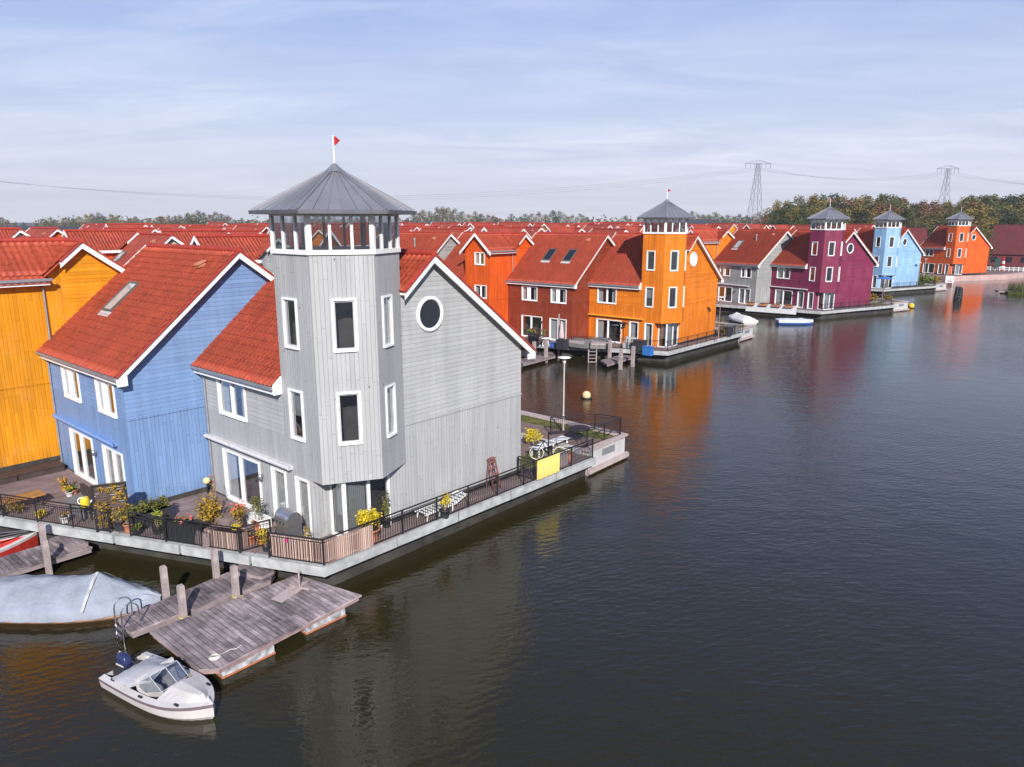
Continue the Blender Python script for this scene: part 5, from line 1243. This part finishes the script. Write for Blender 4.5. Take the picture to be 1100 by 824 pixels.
def covered_block(fr,px,py,L,Dp,h,label,mat,name='storage_box',cat='box'):
    p=at(px,py,1.0); root=empty(name,tuple(p),-fr.r,label,cat); m=MB(); m.box(-L/2,L/2,-Dp/2,Dp/2,.0,h-.07); m.build('box',[mat],root); l=MB(); l.box(-L/2-.03,L/2+.03,-Dp/2-.03,Dp/2+.03,h-.068,h); l.build('lid',[mat],root)
covered_block(G2,687,377,.95,.8,.95,'black storage box right of the pale grey armchair',DKPOT)
covered_block(G2,604,375,.9,.7,.85,'black storage box below the rust brown house corner',DKPOT)
covered_block(G2,594,373,.4,.4,.45,'small blue box beside the white table of the rust house',BLUEH)
covered_block(G2,696,381.5,.8,.5,.75,'bright blue box at the edge of the second pier',plain('bright_blue',(.03,.15,.45),rough=.5))
plant(572,368,'red and yellow flowers in a pot at the rust brown house',TERRA,.3,.5,LGREEN,(.55,.55,.45),140,.12,flower=LRED,nf=22)
plant(584.6,369,'small clipped tree in a pot at the rust brown house door',TERRA,.25,.4,LOLIVE,(.4,.4,.55),120,.1)
def heater(px,py,label):
    p=at(px,py,1.0); root=empty('patio_heater',tuple(p),0,label,'patio heater'); m=MB(); m.lathe([(.25,0),(.25,.06),(.05,.10)],14); m.tube((0,0,.1),(0,0,1.95),.035,.035,8); m.build('pole',[BLACK],root); h=MB(); h.lathe([(.13,1.75),(.15,2.05),(.12,2.1)],14); h.lathe([(.42,2.12),(.25,2.24),(.02,2.28)],16); h.build('hood',[BLACK],root)
heater(669,373,'dark patio heater between the sliding doors of the orange tower house')
def folded_parasol(px,py,label,mat,h=2.5,open_=False,group=None,top=None):
    p=at(px,py,1.0); root=empty('parasol',tuple(p),0,label,'parasol',group); m=MB(); m.tube((0,0,0),(0,0,h),.025,.025,8); m.lathe([(.28,0),(.28,.06),(.04,.10)],14); m.build('pole',[BLACK],root); c=MB()
    if open_: c.lathe([(1.35,h-.45),(.7,h-.2),(.02,h)],8,(0,0,0),0,False)
    else: c.lathe([(.22,1.0),(.26,1.15),(.16,1.9),(.05,h-.05),(.02,h)],10)
    c.build('canopy',[mat],root)
folded_parasol(603,375,'folded pinkish white parasol in front of the rust brown house',plain('pinkish_canvas',(.5,.40,.40),rough=.9))
folded_parasol(949,314,'open blue parasol on the sky blue tower house pier',plain('blue_canvas',(.05,.14,.42),rough=.8),2.6,True)
barbecue(at(573,373,1.0),-G2.r,'black barbecue beside the red and yellow flowers of the rust house',BLACK)
def table_set(px,py,label):
    p=at(px,py,1.0); root=empty('garden_table',tuple(p),0,label,'table'); m=MB(); m.lathe([(.001,.70),(.55,.70),(.55,.74),(.001,.74)],18); m.build('tabletop',[WHITE],root)
    for k in range(4): a=.8+1.57*k; l=MB(); l.tube((.38*math.cos(a),.38*math.sin(a),0),(.3*math.cos(a),.3*math.sin(a),.7),.025,.025,6); l.build('leg',[WHITE],root)
table_set(586,371.5,'round white garden table in front of the rust brown house')
railing(G2,[(-1.9,-2.1),(1.0,-.9),(1.2,9.6)],'iron railing along the pier edge below the orange gable',bars=True,pitch=.2)
railing(G2,[(.3,9.8),(1.15,10.2),(1.2,14.0)],'black yard railing at the end of the orange house pier',pitch=.2)
railing(G2,[(-7.0,-4.0),(-2.2,-2.2)],'iron railing in front of the grey rattan sofas',bars=True,pitch=.2)
railing(G3,[(1.05,-.85),(1.2,13.0)],'iron railing along the pier edge below the plum gable',pitch=.25)
railing(G4,[(1.05,-.85),(1.2,13.0)],'iron railing along the pier edge below the sky blue gable',pitch=.3)
plant(775,361,'orange leaved shrub at the back yard of the orange tower house',None,.2,.05,LAUT,(.6,.6,.5),120,.12,z=1.05,name='shrub')
covered_block(G2,779,361,1.0,.8,.9,'dark box in the yard behind the orange tower house',DKPOT)
covered_block(G2,786,358,1.2,.9,.9,'grey box near the bulkhead of the second pier',GREYW)
# plum pier: white balcony wall with flower boxes
def balustrade():
    a=G3.loc(at(801,334,1.0)); b=G3.loc(at(855,338,1.0)); o=G3.w(a.x,a.y); q=G3.w(b.x,b.y); d=q-o; L=d.length
    root=empty('balcony_wall',(o.x,o.y,1.0),math.atan2(d.y,d.x),'low white boarded wall with flower boxes below the pale grey house','wall'); m=MB(); m.box(0,L,-.04,.04,0,.98); m.build('panel',[plain('greyish_white_board',(.56,.57,.57),rough=.5)],root); c=MB(); c.box(-.03,L+.03,-.07,.07,.98,1.03); c.build('coping',[WHITE],root)
    for t,lab in ((.10,'flower box with red blooms, leftmost on the white balcony wall'),(.36,'flower box, second from left on the white balcony wall'),(.62,'flower box, third from left on the white balcony wall'),(.86,'flower box, rightmost on the white balcony wall')):
        p=o+d*t; r=empty('flower_box',(p.x,p.y,1.85),math.atan2(d.y,d.x),lab,'flower box','flower boxes on the balcony wall'); k=MB(); k.box(-.5,.5,-.32,-.06,-.02,.18); k.build('trough',[TERRA],r); f=MB(); rng=random.Random(int(t*99)); leafcloud(f,(0,-.19,.24),(.5,.16,.14),110,.07,rng); f.build('foliage',[LOLIVE],r); g=MB(); [leafcloud(g,(rng.uniform(-.45,.45),-.2,.32),(.06,.06,.05),6,.05,rng) for _ in range(10)]; g.build('flowers',[LRED],r)
balustrade()
plant(933,326,'red leaved plants in the yard behind the plum tower house',None,.2,.05,LAUT,(1.3,1.3,.7),260,.16,z=1.2,name='shrub',flower=LRED,nf=26)
plant(925,326,'green shrub at the corner behind the plum gable',None,.2,.05,LGREEN,(.8,.8,.6),160,.14,z=1.2,name='shrub')
plant(953,325,'autumn red shrub next to the lamp post on the plum pier',None,.2,.05,LAUT,(.7,.7,.6),150,.14,z=1.2,name='shrub')
plant(990,306,'dark clipped hedge behind the sky blue tower house',None,.2,.05,LGREEN,(2.2,2.2,1.0),420,.22,z=1.0,name='shrub')
plant(1003,306,'reddish shrub at the end of the sky blue pier',None,.2,.05,LAUT,(1.4,1.4,.9),260,.18,z=1.0,name='shrub')
def buoy(px,py,r,label,mat):
    p=at(px,py,0); root=empty('buoy',(p.x,p.y,0),0,label,'buoy','mooring buoys'); m=MB(); m.lathe([(.001,-.2*r)]+[(r*math.sin(t),r*.75-r*math.cos(t)) for t in [math.pi*k/12 for k in range(2,12)]]+[(.001,r*1.75)],18); m.build('ball',[mat],root); c=MB(); c.lathe([(r*.9,-.02),(r*1.35,.0),(r*1.35,.07),(r*.9,.09)],18); c.build('collar',[BLACK],root)
buoy(630,428,.30,'cream round buoy on dark collar between the first two piers',plain('cream_buoy',(.68,.52,.28),rough=.5))
buoy(978.5,331,.42,'yellow buoy at the end of the plum pier',plain('yellow_buoy',(.7,.42,.03),rough=.5))
# ------------------------------------------------------------------ far right quay
def tyres():
    p=at(1028,322,0); root=empty('mooring_dolphin',(p.x,p.y,0),.4,'black mooring dolphin hung with tyres in front of the coral tower','mooring dolphin')
    m=MB(); [m.tube((x,y,-.5),(x*.6,y*.6,2.6),.28,.25,10) for x,y in ((-.5,0),(.5,.1),(0,.55))]; m.build('pile',[DKPOT],root)
    for k in range(4):
        for s in (-1,1): t=MB(); t.torus((s*.42*(1.2-.15*k),-.45,.35+.55*k),(s*.3,-1,.15),.40,.16,20,8); t.build('tyre',[BLACK],root)
    root.scale=(.78,.78,.78)
tyres()
def board_sign():
    p=at(1019.5,306,.2); root=empty('quay_sign',(p.x,p.y,0),-.55,'white square sign board with red mark on the pink quay','sign'); m=MB()
    for x in (-.8,.8): l=MB(); l.box(x-.07,x+.07,-.07,.07,-.3,1.6); l.build('leg',[WHITE],root)
    m.box(-1.05,1.05,-.09,.09,.9,2.9); m.build('board',[WHITE],root); r=MB(); r.box(-.55,.55,-.10,-.092,1.25,1.5); r.build('mark',[FLAGRED],root); root.scale=(.66,.66,.66)
board_sign()
def beacon():
    p=bear(1084.7,171); root=empty('beacon',(p.x,p.y,.8),0,'red and white banded beacon tower like a small lighthouse','beacon'); prof=[(.62,0),(.55,.75),(.48,1.5),(.42,2.25),(.36,3.0),(.32,3.6)]
    for k,(a,b) in enumerate(zip(prof,prof[1:])): m=MB(); m.lathe([a,b],14); m.build('band',[WHITE if k%2 else FLAGRED],root)
    m=MB(); m.lathe([(.45,3.6),(.45,3.7),(.25,3.72),(.25,4.2),(.32,4.22),(.02,4.6)],14); m.build('lantern',[FLAGRED],root); root.scale=(.74,.74,.74)
    p=bear(1078.5,170); root=empty('notice_board',(p.x,p.y,.8),-.6,'dark green notice board left of the banded beacon','notice board'); m=MB(); m.box(-.5,.5,-.06,.06,.9,2.9); m.build('board',[plain('dark_green_board',(.03,.07,.06),rough=.5)],root)
    for x in (-.4,.4): l=MB(); l.box(x-.05,x+.05,-.05,.05,0,.898); l.build('leg',[BLACK],root)
    a=bear(1057,173,.85); b=bear(1118,166,.85); root=empty('picket_fence',tuple(a),0,'low white fence along the pink quay at the right edge','fence'); d=b-a; n=12
    for k in range(n+1): q=d*(k/n); m=MB(); m.box(q.x-.08,q.x+.08,q.y-.08,q.y+.08,0,1.0); m.build('post',[WHITE],root)
    for z in (.35,.8): m=MB(); m.beam((0,-.1,z),(d.x,d.y-.1,z),.05,.14); m.build('rail',[WHITE],root)
beacon()
m=MB(); pts=[]; pc=at(1124,316,0)
for k in range(14): a=2*math.pi*k/14; pts.append((pc.x+6.5*math.cos(a)*(1+.1*math.sin(3*a)),pc.y+5*math.sin(a)))
m.slab(pts,-.5,.45,0); tag(m.build('bank',[GRASS]),kind='structure')
def reeds():
    m=MB(); rng=random.Random(3)
    for _ in range(1500):
        a=rng.uniform(0,6.28); q=math.sqrt(rng.random())*5.5; x,y=pc.x+q*math.cos(a)*1.1,pc.y+q*math.sin(a)*.8; h=rng.uniform(.7,1.9); w=.05; l=rng.uniform(-.3,.3); t=rng.uniform(0,3); dx,dy=math.cos(t)*w,math.sin(t)*w
        m.poly([(x-dx,y-dy,.4),(x+dx,y+dy,.4),(x+l+dx*.2,y+l*.5,.4+h)])
    tag(m.build('reeds',[TLEAF[1]]),'tall green reeds on the small bank at the right edge','reeds',kind='stuff')
reeds()
jetty(Frame(pc.x-7.5,pc.y+1,10),[(0,0),(5,0),(5,1.4),(0,1.4)],'dark landing stage left of the reed bank at the right edge',.25,.5)
# ------------------------------------------------------------------ trees
BARK=plain('tree_bark',(.07,.055,.04),rough=.9,var=.3,scale=3)
def tree(loc,h,leaf,label,group,seed,n=1500,name='tree'):
    rng=random.Random(seed); root=empty(name,loc,rng.uniform(0,6),label,'tree',group); t=MB(); t.tube((0,0,-.3),(.2,.1,h*.45),h*.022,h*.014,8); t.tube((.2,.1,h*.45),(0,0,h*.8),h*.014,h*.004,6); f=MB()
    k=rng.randint(9,12)
    for i in range(k):
        a=2.4*i+rng.uniform(-.4,.4); zz=h*(.28+.62*i/k); w=h*.24*(1-.75*abs(i/k-.35))*rng.uniform(.75,1.15); q=V((math.cos(a)*w*.9,math.sin(a)*w*.9,zz)); t.tube((0,0,zz*.62),q,h*.008,h*.003,5)
        r=h*rng.uniform(.11,.17); leafcloud(f,q,(r*1.1,r*1.1,r*.85),n//k,h*.017,rng,0,.45)
    leafcloud(f,(0,0,h*.92),(h*.10,h*.10,h*.10),n//10,h*.017,rng,0,.3)
    t.build('trunk',[BARK],root); f.build('crown',[leaf],root); return root
protos={}
def wood(px,d,top,key,label,group):
    """a tree of the wood: bearing, distance, picture height of its top"""
    h=12-(top-238)/800*d-.9; p=bear(px,d,.8); 
    if key not in protos: protos[key]=(tree(tuple(p),20,TLEAF[key%5],label,group,40+key,2200 if key<5 else 1500),20); o=protos[key][0]
    else: o=copy_tree(protos[key][0])
    o.location=tuple(p); s=h/20; o.scale=(s*rt.uniform(.95,1.25),s*rt.uniform(.95,1.25),s); o.rotation_euler=(0,0,rt.uniform(0,6.28)); tag(o,label,'tree',group); return o
rt=random.Random(21)
def top_at(px):
    P=((800,231),(822,231),(830,221),(845,214),(870,212),(900,211),(930,210),(960,213),(985,216),(1005,217),(1030,212),(1052,207),(1075,213),(1100,210),(1140,209),(1190,208))
    for (a,b),(c,e) in zip(P,P[1:]):
        if px<=c: return b+(e-b)*max(0,px-a)/(c-a)
    return 208
GR='trees of the autumn wood on the right'; LB='olive and gold autumn tree in the dense wood behind the right hand towers'
px=824
while px<1185:
    for d,off in ((262,0),(290,-1),(240,7),(225,13)):
        wood(px+rt.uniform(-5,5),d+rt.uniform(-8,8),top_at(px)+off+rt.uniform(-2.5,5),rt.choice((0,0,1,2,2,4,4,3)),LB,GR)
    px+=rt.uniform(10,14)
wood(1057,172,246,1,'round green tree directly behind the coral tower house gable',None)
wood(1075,235,226,3,'russet brown tree standing out in the wood at the right edge',None)
GB='trees of the far skyline'; LBB='small hazy tree in the tree line along the horizon'
px=-20
while px<835:
    d=rt.uniform(430,640); t=233+3.0*math.sin(px*.05)+2.0*math.sin(px*.021+1)
    if px>440: t-=4
    if 40<px<120 or 150<px<290: t-=1
    wood(px,d,t+rt.uniform(-2.0,3.5),5+rt.choice((0,1,2,3,4)),LBB,GB); px+=rt.uniform(5.0,8.5)
def far_wood():
    m=MB(); rng=random.Random(77)
    for k in range(260):
        px=rng.uniform(-120,1250); d=rng.uniform(680,900); p=bear(px,d); h=rng.uniform(11,19)
        leafcloud(m,(p.x,p.y,h*.45),(h*.55,h*.55,h*.6),60,1.8,rng,0,.5)
    tag(m.build('far_wood',[TLEAF[0]]),'hazy mass of woodland far along the horizon','woodland',kind='stuff')
far_wood()
# ------------------------------------------------------------------ pylons and wires
PYL=plain('galvanised_lattice',(.22,.23,.26),rough=.5,metal=.3)
def pylon(px,d,h,label):
    p=bear(px,d,.8); root=empty('pylon',tuple(p),.15,label,'pylon','electricity pylons'); m=MB(); lv=[0,.22,.40,.55,.68,.79,.88,.96]; wd=lambda t: (7.5*(1-t)**1.15+1.3)/2
    for a,b in zip(lv,lv[1:]):
        for sx in (-1,1):
            for sy in (-1,1):
                m.beam((sx*wd(a),sy*wd(a),a*h),(sx*wd(b),sy*wd(b),b*h),.17,.17)
        for s in (-1,1):
            m.beam((-wd(a),s*wd(a),a*h),(wd(b),s*wd(b),b*h),.085,.085); m.beam((wd(a),s*wd(a),a*h),(-wd(b),s*wd(b),b*h),.085,.085)
            m.beam((s*wd(a),-wd(a),a*h),(s*wd(b),wd(b),b*h),.085,.085); m.beam((s*wd(a),wd(a),a*h),(s*wd(b),-wd(b),b*h),.085,.085)
            m.beam((-wd(b),s*wd(b),b*h),(wd(b),s*wd(b),b*h),.085,.085)
    m.build('tower_frame',[PYL],root); c=MB()
    for y in (-.5,.5): c.beam((-7.8,y,.955*h),(7.8,y,.955*h),.2,.2); c.beam((-7.8,0,.957*h),(0,y,h),.14,.14); c.beam((7.8,0,.957*h),(0,y,h),.14,.14)
    for k in range(10): x=-7.5+1.5*k+.75; c.beam((x-.7,0,.957*h),(x,0,.957*h+.043*h*(1-abs(x)/7.8)),.1,.1)
    c.build('crossarm',[PYL],root)
    for x in (-7.4,-4.6,-2.2,2.2,4.6,7.4): i=MB(); i.tube((x,0,.952*h),(x,0,.90*h),.13,.13,6); i.build('insulator',[PYL],root)
    return p+V((0,0,.90*h))
t1=pylon(810.5,420,44.5,'left lattice pylon standing behind the plum tower roofs'); t2=pylon(1012,480,46,'right lattice pylon rising over the wood')
def wires(a,b,sag,off,label,r=.05):
    root=MB(); pts=[]
    for k in range(41): t=k/40; q=a.lerp(b,t); pts.append((q.x+off,q.y,q.z-4*sag*t*(1-t)))
    root.path(pts,r,5); tag(root.build('power_line',[PYL]),label,'cable','power lines between the pylons')
t0=V((-345,412,41)); t3=V((560,545,40))
for off,n in ((-6,'outer'),(0,'middle'),(6,'inner')):
    wires(t0,t1,16.5+off*.15,off,'long sagging %s power line left of the first pylon'%n); wires(t1,t2,5.0+off*.12,off,'sagging %s power line between the two pylons'%n); wires(t2,t3,9+off*.1,off,'sagging %s power line right of the second pylon'%n)
# ------------------------------------------------------------------ the air
def haze():
    m=MB(); m.box(-1400,1400,-60,1600,-3,62); mt=bpy.data.materials.new('autumn_haze'); mt.use_nodes=True; t=mt.node_tree
    for n in list(t.nodes):
        if n.type!='OUTPUT_MATERIAL': t.nodes.remove(n)
    v=t.nodes.new('ShaderNodeVolumePrincipled'); v.inputs['Color'].default_value=(.86,.88,1,1); v.inputs['Density'].default_value=HAZE; v.inputs['Anisotropy'].default_value=.2
    t.links.new(v.outputs[0],t.nodes['Material Output'].inputs['Volume']); tag(m.build('haze',[mt]),'thin pale autumn haze over the harbour','haze',kind='stuff')
HAZE=.00024
haze()
